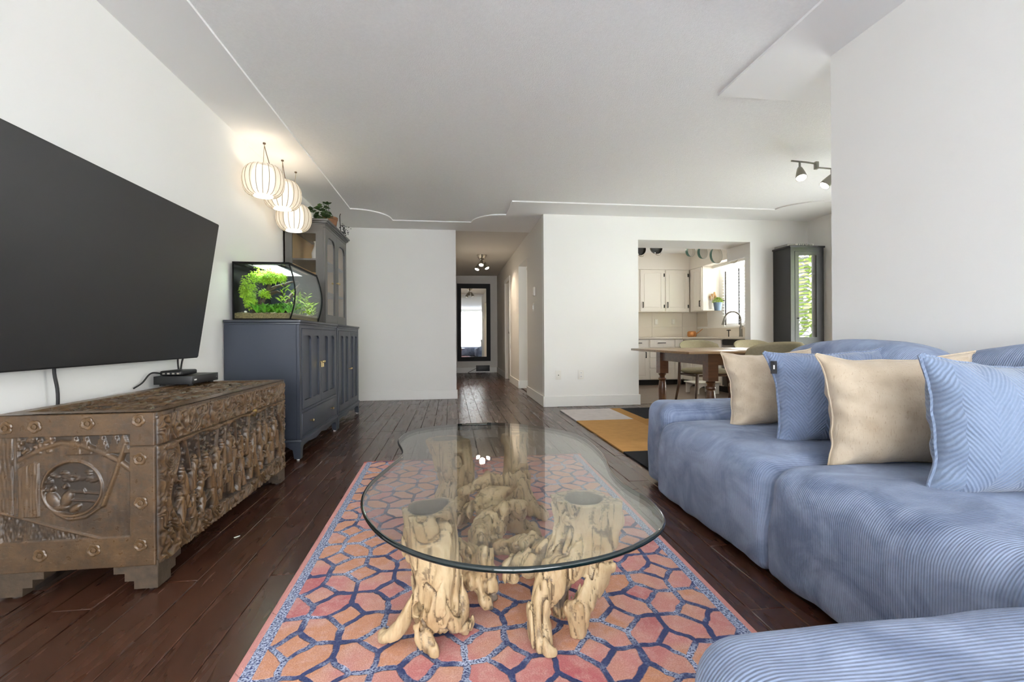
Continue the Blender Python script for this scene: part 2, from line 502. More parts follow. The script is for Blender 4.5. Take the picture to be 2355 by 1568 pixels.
# slat shared by a blind
def blind(name, label, axis, a0, a1, zb, zt, pos, step=.05, depth=.045, tilt=20):
    b_ = thing(name, label, 'blind', (0, 0, 0))
    t = R(tilt); dx, dz = depth / 2 * math.cos(t), depth / 2 * math.sin(t)
    mb = MB()
    if axis == 'y': mb.add([(-dx, 0, dz), (dx, 0, -dz), (dx, a1 - a0, -dz), (-dx, a1 - a0, dz), (-dx, 0, dz + .003), (dx, 0, -dz + .003), (dx, a1 - a0, -dz + .003), (-dx, a1 - a0, dz + .003)], [(0, 3, 2, 1), (4, 5, 6, 7), (0, 1, 5, 4), (1, 2, 6, 5), (2, 3, 7, 6), (3, 0, 4, 7)])
    else: mb.add([(0, -dx, dz), (0, dx, -dz), (a1 - a0, dx, -dz), (a1 - a0, -dx, dz), (0, -dx, dz + .003), (0, dx, -dz + .003), (a1 - a0, dx, -dz + .003), (a1 - a0, -dx, dz + .003)], [(0, 3, 2, 1), (4, 5, 6, 7), (0, 1, 5, 4), (1, 2, 6, 5), (2, 3, 7, 6), (3, 0, 4, 7)])
    o = mb.build('slat', 'trim_white', b_)
    z = zb; first = True
    while z < zt - .05:
        if not first:
            o = o.copy(); COL.objects.link(o)
        o.location = (pos, a0, z) if axis == 'y' else (a0, pos, z); first = False; z += step
    if axis == 'y': MB().box(pos - .03, pos + .025, a0, a1, zt - .06, zt).build('headrail', 'trim_white', b_)
    else: MB().box(a0, a1, pos - .025, pos + .03, zt - .06, zt).build('headrail', 'trim_white', b_)
    for q in (.12, .5, .88):
        c = a0 + (a1 - a0) * q
        if axis == 'y':
            MB().box(pos - .027, pos - .025, c - .016, c + .016, zb - .02, zt - .05).build('ladder_tape', 'black_plastic' if name == 'kitchen_blind' else 'trim_white', b_)
    return b_
blind('kitchen_blind', 'white slatted blind with dark ladder tapes over the kitchen window', 'y', KW[0] + .03, KW[1] - .03, KW[2] + .04, KW[3], XS - .045, .052, .046, 12)
blind('dining_blind', 'white slatted blind reflected in the glass door of the black cabinet', 'y', DW[0] + .02, DW[1] - .02, DW[2] + .06, DW[3], XS - .045, .05, .046, 16)
blind('living_room_blind', 'white slatted blind reflected in the tall hall mirror', 'x', RW[0] + .02, RW[1] - .02, RW[2] + .05, RW[3], YREAR + .045, .07, .046, 5)
# outside: unseen ground, made pale to bounce daylight up to the ceiling
struct(MB().box(-14, 26, -16, 20, -1.0, -.6).build('ground', plain('bounce_ground', (206, 210, 214), .9, var=.05, vscale=3)))
# ================================================================== LEFT SIDE OF THE ROOM
def wb(mb, name, mat, parent, **k):
    """build from world coordinates under an unrotated thing"""
    o = mb.build(name, mat, parent, **k)
    if parent is not None and parent.type == 'EMPTY': o.location = -Vector(parent.location)
    return o
MB.wb = wb
def plate(outer, holes, a0, a1, axis):
    """flat plate with holes; outline (p,q) in the plane across axis: x->(y,z), y->(x,z), z->(x,y)"""
    loops = [[Vector((p, q, 0)) for p, q in l] for l in [outer] + list(holes)]
    tri = tessellate_polygon(loops); flat = [p for l in loops for p in l]; n = len(flat)
    def P(p, a): return {'x': (a, p.x, p.y), 'y': (p.x, a, p.y), 'z': (p.x, p.y, a)}[axis]
    mb = MB(); mb.add([P(p, a0) for p in flat] + [P(p, a1) for p in flat], [tuple(t) for t in tri] + [tuple(i + n for i in t) for t in tri])
    o_ = 0
    for l in loops:
        k = len(l)
        for i in range(k): mb.f.append((o_ + i, o_ + (i + 1) % k, o_ + (i + 1) % k + n, o_ + i + n))
        o_ += k
    return mb
def rect(p0, p1, q0, q1): return [(p0, q0), (p1, q0), (p1, q1), (p0, q1)]
def arched(p0, p1, q0, q1, r):
    return [(p0, q0), (p1, q0), (p1, q1 - r)] + arc(p1 - r, q1 - r, r, 0, 90, 5) + arc(p0 + r, q1 - r, r, 90, 180, 5)

# ---- television on a tilting bracket
tv = thing('television', 'large black flat television tilted on the left wall above the chest', 'television', (-1.44, 2.3, 1.165))
MBt = Matrix.Translation((-1.44, 2.3, 1.165)) @ Matrix.Rotation(R(8.7), 4, 'Y')
def tvbox(n, mat, *b, **k):
    mb = MB().box(*b); mb.xf(MBt); return mb.wb(n, mat, tv, **k)
plain('tv_screen', (40, 40, 41), .32, spec=.35)
tvbox('casing', 'black_plastic', -.035, -.004, -.73, .745, -.405, .405, bevel=.004)
tvbox('screen', 'tv_screen', -.004, .0, -.724, .739, -.397, .400)
tvbox('back_box', 'black_plastic', -.06, -.03, -.45, .45, -.3, .1)
MB().box(-1.5955, -1.575, 2.05, 2.55, 1.0, 1.35).box(-1.58, -1.49, 2.12, 2.16, 1.1, 1.15).box(-1.58, -1.49, 2.44, 2.48, 1.1, 1.15).wb('wall_bracket', 'black_metal', tv)
def cord(name, label, pts, r=.004, mat='dark_rubber'):
    # smooth the control points with a Catmull-Rom curve
    P = [Vector(p) for p in pts]; P = [2 * P[0] - P[1]] + P + [2 * P[-1] - P[-2]]
    q = []
    for i in range(1, len(P) - 2):
        for s in range(6):
            t = s / 6
            q.append(.5 * ((2 * P[i]) + (P[i + 1] - P[i - 1]) * t + (2 * P[i - 1] - 5 * P[i] + 4 * P[i + 1] - P[i + 2]) * t * t + (3 * P[i] - P[i - 1] - 3 * P[i + 1] + P[i + 2]) * t ** 3))
    q.append(P[-2])
    o = MB().tube(q, r, 8).build(name, mat, smooth=True)
    if label: tag(o, label, 'cable')
    return o
cord('power_cable', 'black cable hanging from the television behind the middle of the chest', [(-1.55, 2.1, .86), (-1.57, 2.1, .76), (-1.565, 2.11, .66), (-1.575, 2.12, .5), (-1.575, 2.12, .02)], .006)
cord('video_cable', 'straight black cable from the television down to the small box', [(-1.545, 2.93, .84), (-1.56, 2.94, .76), (-1.56, 2.95, .69)], .005)
cord('video_cable', 'slanting black cable between the television corner and the small box', [(-1.545, 3.02, .84), (-1.56, 2.99, .76), (-1.56, 2.965, .69)], .005)

# ---- carved chest
CX0, CX1, CY0, CY1, CZ0, CZ1 = -1.515, -1.025, 1.80, 3.06, .088, .622
m, nt, b = _new('carved_wood')
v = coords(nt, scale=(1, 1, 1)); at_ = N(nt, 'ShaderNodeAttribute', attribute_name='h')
n1 = noise(nt, v, 9., 4, .6); n2 = noise(nt, v, 45., 4, .65); n3 = noise(nt, coords(nt, scale=(30, 30, 140)), 1.5, 3, .7)
c = mixc(nt, ramp(nt, n1, [(.35, 0.), (.65, 1.)]), S((58, 45, 33)), S((84, 64, 43)))
c = mixc(nt, ramp(nt, n2, [(.45, 0.), (.75, .85)]), c, S((40, 32, 27)))
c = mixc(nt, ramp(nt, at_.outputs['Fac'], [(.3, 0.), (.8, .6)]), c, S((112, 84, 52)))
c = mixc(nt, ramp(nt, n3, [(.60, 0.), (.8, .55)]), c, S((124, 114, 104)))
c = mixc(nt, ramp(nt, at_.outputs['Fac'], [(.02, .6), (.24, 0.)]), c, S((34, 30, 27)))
nt.links.new(c, b.inputs['Base Color'])
nt.links.new(ramp(nt, n2, [(.3, .24), (.7, .44)]), b.inputs['Roughness'])
bump(nt, b, n2, .25, .003)
plain('dusty_wood', (70, 57, 44), .6, var=.35, vscale=30, bmp=.4, bscale=90)
chest = thing('carved_chest', 'antique dark wooden chest with carved figures and flower rosettes below the television', 'chest', (-1.26, 2.43, 0))

def seg_d(U, V, a, b_):
    ax, ay = a; bx, by = b_; dx, dy = bx - ax, by - ay
    t = np.clip(((U - ax) * dx + (V - ay) * dy) / (dx * dx + dy * dy + 1e-9), 0, 1)
    return np.hypot(U - ax - t * dx, V - ay - t * dy), t
def ridge(H, U, V, pts, w, h):
    for a, b_ in zip(pts[:-1], pts[1:]):
        d_, _ = seg_d(U, V, a, b_); H = np.maximum(H, h * np.sqrt(np.clip(1 - (d_ / w) ** 2, 0, 1)))
    return H
def blob(H, U, V, c, rx, ry, h, a=0.):
    ca, sa = math.cos(a), math.sin(a); x_, y_ = U - c[0], V - c[1]
    p, q = x_ * ca + y_ * sa, -x_ * sa + y_ * ca
    return np.maximum(H, h * np.sqrt(np.clip(1 - (p / rx) ** 2 - (q / ry) ** 2, 0, 1)))
def relief(name, H, U, V, place, mat, parent, hue=None):
    P = place(U, V, H * 1.7); m_, n_ = U.shape
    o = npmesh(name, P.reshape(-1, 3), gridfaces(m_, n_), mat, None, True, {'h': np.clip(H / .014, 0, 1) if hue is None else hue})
    bm = bmesh.new(); bm.from_mesh(o.data); bmesh.ops.recalc_face_normals(bm, faces=bm.faces); bm.to_mesh(o.data); bm.free()
    o.parent = parent; o.location = -Vector(parent.location)
    return o
rc = np.random.RandomState(5)
# near end: moon gate, trees, railing, mountains
W_, Hh = CX1 - CX0, CZ1 - CZ0
nu, nv = 190, 210
U, V = np.meshgrid(np.linspace(0, W_, nu), np.linspace(0, Hh, nv), indexing='ij')
px = lambda cx, cy_: (cx / 1176. * W_ * 1.0, (1.0 - (cy_ / 3.267 + 920 - 950) / 380.) * Hh)
H = np.zeros_like(U)
inner_m = (U > .012) & (U < W_ * .835) & (V > Hh * .20) & (V < Hh * .86)
H = np.where(inner_m, -.004 + .0015 * fbm(U * 60, V * 60, 0 * U, 2), .006)
I = np.full_like(U, -.004)
hill = [px(x, y) for x, y in ((110, 470), (200, 430), (330, 365), (470, 325), (620, 350), (760, 410), (900, 490), (985, 560))]
I = ridge(I, U, V, hill, .010, .006)
below = np.interp(U, [p[0] for p in hill], [p[1] for p in hill])
I = np.where((V < below) & (U > .05), np.maximum(I, .003 + .001 * vnoise(U * 90, V * 20, 0 * U)), I)
for k, x in enumerate((560, 640, 765, 865, 930)):
    c = px(x, 330); I = np.where((np.abs(U - c[0]) < (px(0, 250)[1] - V) * .33) & (V < px(0, 255)[1]) & (V > px(0, 420)[1]), np.maximum(I, .003 + .0035 * np.abs(np.sin((U - c[0]) * 600))), I)
for k in range(46):
    c = px(rc.uniform(150, 400), rc.uniform(270, 400)); I = blob(I, U, V, c, .0075, .0075, .006)
# gate disc recessed with two seated figures
gc = px(545, 690); gr = .092
dgate = np.hypot((U - gc[0]), (V - gc[1]) * .98)
I = np.where(dgate < gr, -.006 + .002 * fbm(U * 80, V * 80, 0 * U, 2), I)
I = np.maximum(I, .0065 * np.sqrt(np.clip(1 - ((dgate - gr) / .006) ** 2, 0, 1)) - .0)
for (x, y, rx, ry, h, a) in ((400, 780, .020, .034, .006, .5), (395, 690, .009, .010, .007, 0), (500, 770, .018, .032, .006, -.4), (490, 675, .009, .010, .007, 0), (560, 850, .022, .012, .005, .6), (440, 840, .03, .013, .005, 0)):
    I = blob(I, U, V, px(x, y), rx, ry, h, a)
for (a, b_) in (((530, 715), (760, 745)), ((545, 785), (770, 808)), ((620, 700), (640, 735)), ((310, 690), (380, 705))): I = ridge(I, U, V, [px(*a), px(*b_)], .0035, .004)
for k in range(24): I = blob(I, U, V, px(rc.uniform(340, 740), rc.uniform(560, 640)), rc.uniform(.008, .018), .006, .003, rc.uniform(-.4, .4))
# trunks left, slanting post right
for x0_, x1_ in ((0, 60), (62, 118), (120, 150)): I = np.where((U > px(x0_, 0)[0]) & (U < px(x1_, 0)[0]) & (V > px(0, 880)[1]), .004 + .002 * vnoise(U * 260, V * 30, 0 * U), I)
I = np.where((U > px(158, 0)[0] + (V - px(0, 900)[1]) * .0) & (U < px(300, 0)[0]) & (V > px(0, 900)[1]) & (V < px(0, 470)[1] - np.abs(U - px(270, 0)[0]) * .4), .006 + .002 * vnoise(U * 240, V * 26, 0 * U), I)
I = ridge(I, U, V, [px(945, 350), px(880, 560), px(780, 830)], .009, .008)
I = ridge(I, U, V, [px(780, 830), px(650, 920), px(520, 935), px(420, 880)], .006, .006)
fence = [px(0, 850), px(200, 915), px(450, 1005), px(770, 1105)]
bel = np.interp(U, [p[0] for p in fence], [p[1] for p in fence])
I = np.where(V < bel, .001 + .003 * vnoise(U * 330, V * 90, 0 * U), I)
I = ridge(I, U, V, fence, .005, .007)
for k in range(60): 
    a = px(rc.uniform(700, 980), rc.uniform(800, 1080)); I = ridge(I, U, V, [a, (a[0] + rc.uniform(-.02, .02), a[1] + rc.uniform(.0, .02))], .002, .003)
H = np.where(inner_m, I, H)
H = np.where(inner_m, H, H + .0012 * (fbm(U * 40, V * 40, 0 * U + 3, 3) - .5))
seam = np.abs(V - (.505 - CZ0)) < .0018
H = np.where(seam & ~inner_m, -.002, H)
H[0, :] = H[-1, :] = H[:, 0] = H[:, -1] = 0
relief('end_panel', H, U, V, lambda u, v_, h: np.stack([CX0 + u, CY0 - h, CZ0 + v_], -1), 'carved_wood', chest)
# rosettes
def rosette_mesh():
    mb = MB(); n = 40; prof = []
    rings = [(1.0, 0.0), (.97, .35), (.8, .62), (.55, .5), (.42, .35), (.40, .75), (.3, .8), (.26, .55), (.0001, .62)]
    vs_, fs = [], []
    for r_, h_ in rings:
        for k in range(n):
            q = 2 * PI * k / n
            f = r_ * (.82 + .18 * abs(math.cos(2.5 * q)) ** .7) if r_ > .5 else r_
            vs_.append((f * .0235 * math.cos(q), -h_ * .0085, f * .0235 * math.sin(q)))
    for i in range(len(rings) - 1):
        for k in range(n): fs.append((i * n + k, i * n + (k + 1) % n, (i + 1) * n + (k + 1) % n, (i + 1) * n + k))
    mb.add(vs_, fs)
    return mb
ro = rosette_mesh().build('rosette', 'carved_wood', chest, smooth=True)
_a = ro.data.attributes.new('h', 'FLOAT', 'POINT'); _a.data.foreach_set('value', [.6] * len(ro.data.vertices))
spots = [(280, 190), (668, 175), (1050, 160), (1060, 470), (1068, 825), (315, 1205), (710, 1185), (1062, 1165), (0, 195)]
for k, s in enumerate(spots):
    u_, v_ = px(*s)
    if k: ro = ro.copy(); COL.objects.link(ro)
    ro.location = Vector((CX0 + max(u_, .03), CY0 - .0096, CZ0 + v_)) - Vector(chest.location)
    ro.rotation_euler = (0, rc.uniform(0, 6), 0)
# front: procession of robed figures under pines, scroll border
Lf = CY1 - CY0
nu, nv = 430, 200
U, V = np.meshgrid(np.linspace(0, Lf, nu), np.linspace(0, Hh, nv), indexing='ij')
bw = fbm(U * 14, V * 14, 0 * U + 9, 3); bw2 = fbm(U * 14, V * 14, 0 * U + 29, 3)
scroll = np.abs(np.sin((bw * 9 + bw2 * 3) * PI))
H = .004 + .007 * scroll * (.6 + .4 * vnoise(U * 60, V * 60, 0 * U))
top_edge = .43 - .035 * np.abs(np.cos((U - Lf / 2) * PI / .34)) + .02 * np.cos((U - Lf / 2) * 18)
side_in = .085 + .03 * np.sin(V * 22)
inner_f = (U > side_in) & (U < Lf - side_in) & (V > .075 - .02 * np.cos((U - Lf / 2) * 5)) & (V < top_edge)
I = -.009 + .006 * fbm(U * 50, V * 50, 0 * U + 4, 3)
for k in range(620):
    c = (rc.uniform(.08, Lf - .08), rc.uniform(.2, .46)); s = rc.uniform(.005, .012)
    I = blob(I, U, V, c, s, s * .8, rc.uniform(.001, .007), rc.uniform(0, 3))
for k in range(9):
    x_ = .12 + (Lf - .24) * (k + rc.uniform(.2, .8)) / 9; I = ridge(I, U, V, [(x_, .1), (x_ + rc.uniform(-.02, .02), .25), (x_ + rc.uniform(-.03, .03), .42)], .009, .006)
for k in range(40):
    row = (0, 2, 1)[k % 3]; x_ = .12 + (Lf - .24) * (k + .5) / 40 + rc.uniform(-.02, .02); z_ = .085 + .062 * row + rc.uniform(-.02, .02); s = rc.uniform(.75, 1.1)
    wdt = .024 * s; hgt = .105 * s
    tt = np.clip((V - z_) / hgt, 0, 1)
    body = (np.abs(U - x_ - .012 * np.sin(tt * 3 + k)) < wdt * (1 - .55 * tt)) & (V > z_) & (V < z_ + hgt)
    rx_ = np.clip(1 - ((U - x_ - .012 * np.sin(tt * 3 + k)) / (wdt * (1 - .55 * tt))) ** 2, 0, 1)
    I = np.where(body, np.maximum(I, .001 + .010 * np.sqrt(rx_) + .0035 * np.sin((U - x_) * (420 + 20 * (k % 5)) + V * 70 * math.sin(k * 1.7))), I)
    I = blob(I, U, V, (x_ + .012 * math.sin(3 + k), z_ + hgt + .008), .0095, .0115, .011); I = blob(I, U, V, (x_ + .012 * math.sin(3 + k), z_ + hgt + .019), .005, .005, .009)
    sd = rc.choice([-1, 1])
    I = ridge(I, U, V, [(x_, z_ + hgt * .85), (x_ + sd * .026, z_ + hgt * .62), (x_ + sd * .05, z_ + hgt * .75)], .008, .009)
    if k % 3 == 1: I = blob(I, U, V, (x_ + sd * .05, z_ + hgt * .8), .018, .022, .008, .4)
for k in range(8): 
    a = (rc.uniform(.1, .4), rc.uniform(.07, .16)); I = ridge(I, U, V, [a, (a[0] + .09, a[1] + rc.uniform(.02, .08))], .006, .006)
H = np.where(inner_f, I, H)
edge = np.minimum(np.minimum(np.abs(U - side_in), np.abs(U - Lf + side_in)), np.abs(V - top_edge))
H = np.maximum(H, np.where(edge < .006, .009, -1))
sv = .505 - CZ0
H = np.where(np.abs(V - sv + .0) < .002, -.004, H)
H = np.where(V > Hh - .016, .004, H)
ed_ = np.clip(np.minimum(np.minimum(U, Lf - U) / .016, 1), 0, 1); H = .003 + (H - .003) * ed_
H[0, :] = H[-1, :] = H[:, 0] = H[:, -1] = 0
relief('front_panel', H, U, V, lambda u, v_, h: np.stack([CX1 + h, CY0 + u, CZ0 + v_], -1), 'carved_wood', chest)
MB().lathe([(.028, 0), (.028, .004), (.012, .008), (.006, .014)], 18, (CX1 + .006, 2.43 + .18, .50), axis='x').wb('lock_plate', plain('old_brass', (120, 100, 60), .5, .8), chest, smooth=True)
# lid top: flowing carved waves
nu, nv = 150, 380
U, V = np.meshgrid(np.linspace(0, CX1 - CX0 + .012, nu), np.linspace(0, Lf + .012, nv), indexing='ij')
q1 = fbm(U * 9, V * 7, 0 * U + 2, 3); q2 = fbm(U * 26, V * 9, 0 * U + 12, 3)
H = .010 * np.abs(np.sin((q1 * 6 + q2 * 2.4) * PI)) ** 1.4 - .012
rim = (U < .05) | (U > CX1 - CX0 - .045) | (V < .055) | (V > Lf - .05)
H = np.where(rim, 0.0005 * fbm(U * 60, V * 60, 0 * U, 2), H)
H = np.where(U + V * 0 < 0, 0, H)
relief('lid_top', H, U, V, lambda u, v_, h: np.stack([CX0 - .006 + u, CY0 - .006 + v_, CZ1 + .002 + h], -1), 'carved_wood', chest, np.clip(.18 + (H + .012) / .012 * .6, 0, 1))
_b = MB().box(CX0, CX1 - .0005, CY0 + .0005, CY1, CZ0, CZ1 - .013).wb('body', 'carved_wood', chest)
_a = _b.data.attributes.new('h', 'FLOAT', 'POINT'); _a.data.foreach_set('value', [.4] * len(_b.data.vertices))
MB().box(CX0 - .006, CX1 + .006, CY0 - .006, CY1 + .006, CZ1 - .026, CZ1 - .0115).wb('lid', 'carved_wood', chest, bevel=.004)
for sx in (0, 1):
    for sy in (0, 1):
        # stepped bracket foot: two arms meeting at the corner
        prof = [(0, 0), (.075, 0), (.075, .028), (.105, .028), (.105, .055), (.14, .055), (.14, .095), (0, .095)]
        xa = (CX1 if sx else CX0); ya = (CY1 if sy else CY0); dx = -1 if sx else 1; dy = -1 if sy else 1
        mb = MB()
        mb.prism([(xa + dx * p, .008 + q) for p, q in prof][::1], ya - dy * .004, ya + dy * .045, 'y') if False else None
        mb2 = MB()
        a_, b2 = sorted((ya - dy * .004, ya + dy * .045)); mb2.add(*(lambda P: (P.v, P.f))(plate([(xa + dx * (p - .0025), .008 + q) for p, q in prof], [], a_, b2, 'y')))
        a_, b2 = sorted((xa - dx * .004, xa + dx * .045)); mb2.add(*(lambda P: (P.v, P.f))(plate([(ya + dy * (p - .003), .0085 + q) for p, q in prof], [], a_, b2, 'x')))
        ft = mb2.wb('foot', 'dusty_wood', chest)
        mb3 = MB().lathe([(.012, 0), (.012, .010)], 12, (xa + dx * .03, ya + dy * .03, .0))
        mb3.build('felt_pad', 'trim_white', ft)

# ---- boxes on the chest
dvd = thing('media_player', 'flat wide black media player on the chest near the blue cabinet', 'media player', (-1.475, 2.86, CZ1 + .002))
MB().box(-1.575, -1.385, 2.74, 3.03, CZ1 + .012, CZ1 + .056).wb('body', 'black_plastic', dvd, bevel=.002)
for dx in (-.07, .07):
    for dy in (-.11, .11): MB().lathe([(.014, 0), (.012, .0095)], 12, (-1.48 + dx, 2.885 + dy, CZ1 + .0035)).wb('foot', 'dark_rubber', dvd)
MB().box(-1.3855, -1.3845, 2.765, 2.79, CZ1 + .03, CZ1 + .038).wb('maker_mark', 'trim_white', dvd)
MB().lathe([(.004, 0), (.004, .003)], 12, (-1.385, 3.005, CZ1 + .034), axis='x').wb('button', 'chrome', dvd)
st = thing('set_top_box', 'small rounded black set-top box lying on the media player', 'box', (-1.5, 2.84, CZ1 + .057))
MB().box(-1.56, -1.45, 2.765, 2.93, CZ1 + .058, CZ1 + .084).wb('body', 'black_plastic', st, bevel=.009, seg=3)
for k in range(4): MB().box(-1.545 + k * .024, -1.532 + k * .024, 2.7645, 2.766, CZ1 + .065, CZ1 + .073).wb('port', 'chrome', st)
cord('thin_cable', 'short black cable looping off the back of the set-top box', [(-1.55, 2.77, CZ1 + .07), (-1.575, 2.72, CZ1 + .075), (-1.582, 2.66, CZ1 + .03), (-1.585, 2.6, CZ1 + .008)], .004)

# ---- blue cabinets
plain('blue_paint', (50, 56, 68), .42, var=.03, vscale=3)
plain('blue_paint_top', (54, 59, 69), .38)
def blue_cabinet(label, y0, y1, drawer):
    x0, x1, h = -1.590, -1.08, 1.012
    cb = thing('sideboard_cabinet', label, 'cabinet', ((x0 + x1) / 2, (y0 + y1) / 2, 0), 0, 'matching blue cabinets along the left wall')
    zb = .15
    # carcass: two sides, bottom, back
    MB().box(x0, x1 - .022, y0 + .006, y0 + .026, zb, h - .03).box(x0, x1 - .022, y1 - .026, y1 - .006, zb, h - .03).box(x0, x1 - .022, y0 + .02, y1 - .02, zb, zb + .02).box(x0, x0 + .01, y0 + .02, y1 - .02, zb, h - .03).wb('body', 'blue_paint', cb, bevel=.002, seg=1)
    MB().box(x0, x1 + .012, y0 - .008, y1 + .008, h - .018, h).box(x0, x1 + .004, y0 + .002, y1 - .002, h - .034, h - .018).wb('top', 'blue_paint_top', cb, bevel=.004)
    # face frame
    dz0 = .36 if drawer else zb + .015
    MB().box(x1 - .022, x1, y0 + .004, y0 + .05, zb, h - .034).box(x1 - .022, x1, y1 - .05, y1 - .004, zb, h - .034).box(x1 - .022, x1 - .001, y0 + .05, y1 - .05, h - .06, h - .034).box(x1 - .022, x1 - .001, y0 + .05, y1 - .05, zb, zb + .012).wb('face_frame', 'blue_paint', cb, bevel=.002, seg=1)
    if drawer: MB().box(x1 - .022, x1 + .006, y0 + .045, y1 - .045, .335, .357).wb('rail', 'blue_paint', cb, bevel=.003)
    ym = (y0 + y1) / 2
    for s in (0, 1):
        a, b_ = (y0 + .052, ym - .0015) if s == 0 else (ym + .0015, y1 - .052)
        z0, z1 = dz0, h - .062; w = b_ - a; st_ = .055; pw = (w - 3 * st_) / 2
        holes = [arched(a + st_ + k * (pw + st_), a + st_ + k * (pw + st_) + pw, z0 + .06, z1 - .05, .035) for k in range(2)]
        dr = plate(rect(a, b_, z0, z1), holes, x1 - .016, x1 + .004, 'x').wb('door', 'blue_paint', cb)
        for hl in holes: MB().box(x1 - .018, x1 - .010, hl[0][0] - .01, hl[1][0] + .01, z0 + .05, z1 - .04).build('panel', 'blue_paint', dr)
        yk = b_ - .022 if s == 0 else a + .022
        zk = (z0 + z1) / 2 + (.03 if drawer else 0)
        kn = MB().lathe([(.005, 0), (.005, .012), (.010, .018), (.010, .026), (.005, .03)], 14, (x1 + .004, yk, zk), axis='x')
        if drawer: kn.box(x1 + .012, x1 + .02, yk - .006, yk + .006, zk - .045, zk)
        kn.build('knob', 'brass', dr, smooth=True)
    if drawer:
        dr = MB().box(x1 - .018, x1 + .003, y0 + .054, y1 - .054, zb + .016, .332).wb('drawer', 'blue_paint', cb, bevel=.003)
        for q in (.22, .78):
            yy = y0 + (y1 - y0) * q
            MB().lathe([(.005, 0), (.005, .012), (.011, .02), (.011, .026), (.005, .03)], 14, (x1 + .003, yy, .25), axis='x').build('knob', 'brass', dr, smooth=True)
    # plinth moulding, shaped apron and bracket feet
    MB().box(x0, x1 + .012, y0 - .004, y1 + .004, zb - .02, zb).wb('moulding', 'blue_paint', cb, bevel=.004)
    w = y1 - y0
    ap = [(y0, zb - .02), (y0, .012), (y0 + .045, .012), (y0 + .052, .06)] + [(y0 + .052 + .05 * (1 - math.cos(R(t))), .06 + .04 * math.sin(R(t))) for t in range(10, 91, 20)]
    ap += [(y0 + .2, .104), (y0 + .26, .095), (y0 + w * .36, .085), (y0 + w / 2, .105)]
    mirr = [(y0 + y1 - p, q) for p, q in ap]
    plate(ap + mirr[::-1], [], x1 - .02, x1 + .004, 'x').wb('apron', 'blue_paint', cb)
    for (ya, yb) in ((y0, y0 + .02), (y1 - .02, y1)):
        sd = [(x0, zb - .02), (x0, .012), (x0 + .045, .012), (x0 + .055, .075), (x0 + .09, .1), (x1 - .09, .1), (x1 - .05, .075), (x1 - .04, .012), (x1 - .0205, .012), (x1 - .0205, zb - .02)]
        plate(sd, [], ya, yb, 'y').wb('side_apron', 'blue_paint', cb)
    for (xx, yy) in ((x0 + .02, y0 + .02), (x0 + .02, y1 - .02), (x1 - .02, y0 + .022), (x1 - .02, y1 - .022)):
        MB().lathe([(.011, 0), (.011, .013)], 10, (xx, yy, .0)).wb('glide', 'trim_white', cb)
    return cb
blue_cabinet('slate blue cabinet with two doors and a drawer, carrying the aquarium', 3.555, 4.667, True)
blue_cabinet('slate blue two-door cabinet without drawer, below the glass hutch', 4.683, 5.73, False)

# ---- glass hutch on the second cabinet
plain('hutch_paint', (88, 86, 83), .42, var=.03, vscale=3)
plain('hutch_inside', (206, 172, 122), .6)
HX0, HX1, HY0, HY1, HZ0, HZ1 = -1.59, -1.205, 4.775, 5.70, 1.013, 1.985
hu = thing('display_hutch', 'tall grey hutch with glass doors standing on the far blue cabinet', 'hutch', (-1.4, 5.24, HZ0))
MB().box(HX0, HX0 + .012, HY0, HY1, HZ0, HZ1).wb('back_panel', 'hutch_inside', hu)
MB().box(HX0 + .012, HX1 - .021, HY1 - .0265, HY1 - .0225, HZ0 + .031, HZ1 - .026).wb('side_lining', 'hutch_inside', hu)
MB().box(HX0, HX1, HY0, HY1, HZ0, HZ0 + .03).box(HX0, HX1, HY0, HY1, HZ1 - .025, HZ1).wb('body', 'hutch_paint', hu)
for (a, b_) in ((HY0, HY0 + .022), (HY1 - .022, HY1)):
    sp = plate(rect(HX0, HX1 - .02, HZ0 + .03, HZ1 - .025), [rect(HX0 + .075, HX1 - .09, HZ0 + .1, HZ1 - .09)], a, b_, 'y').wb('side_frame', 'hutch_paint', hu)
    MB().box(HX0 + .07, HX1 - .085, (a + b_) / 2 - .002, (a + b_) / 2 + .002, HZ0 + .095, HZ1 - .085).build('pane', 'pane_glass', sp)
ym = (HY0 + HY1) / 2
for s in (0, 1):
    a, b_ = (HY0 + .004, ym - .0015) if s == 0 else (ym + .0015, HY1 - .004)
    r_ = .09
    p0, p1, q0, q1 = a + .07, b_ - .07, HZ0 + .1, HZ1 - .1
    hole = arched(p0, p1, q0, q1, r_)
    dr = plate(rect(a, b_, HZ0 + .03, HZ1 - .028), [hole], HX1 - .02, HX1, 'x').wb('door', 'hutch_paint', hu)
    MB().box(HX1 - .012, HX1 - .008, p0 - .01, p1 + .01, q0 - .01, q1 + .01).build('pane', 'pane_glass', dr)
    yk = b_ - .03 if s == 0 else a + .03
    MB().lathe([(.005, 0), (.005, .012), (.010, .018), (.010, .026), (.005, .03)], 14, (HX1, yk, 1.46), axis='x').build('knob', 'brass', dr, smooth=True)
for z in (1.33, 1.64): MB().box(HX0 + .012, HX1 - .03, HY0 + .024, HY1 - .024, z, z + .018).wb('shelf', 'hutch_paint', hu)
co = MB()
for k, (e, za, zb) in enumerate(((.008, 0, .012), (.02, .012, .03), (.034, .03, .05))):
    co.box(HX0, HX1 + e, HY0 - e, HY1 + e, HZ1 + za, HZ1 + zb)
co.wb('cornice', 'hutch_paint', hu, bevel=.004)
plain('china', (228, 226, 220), .25)
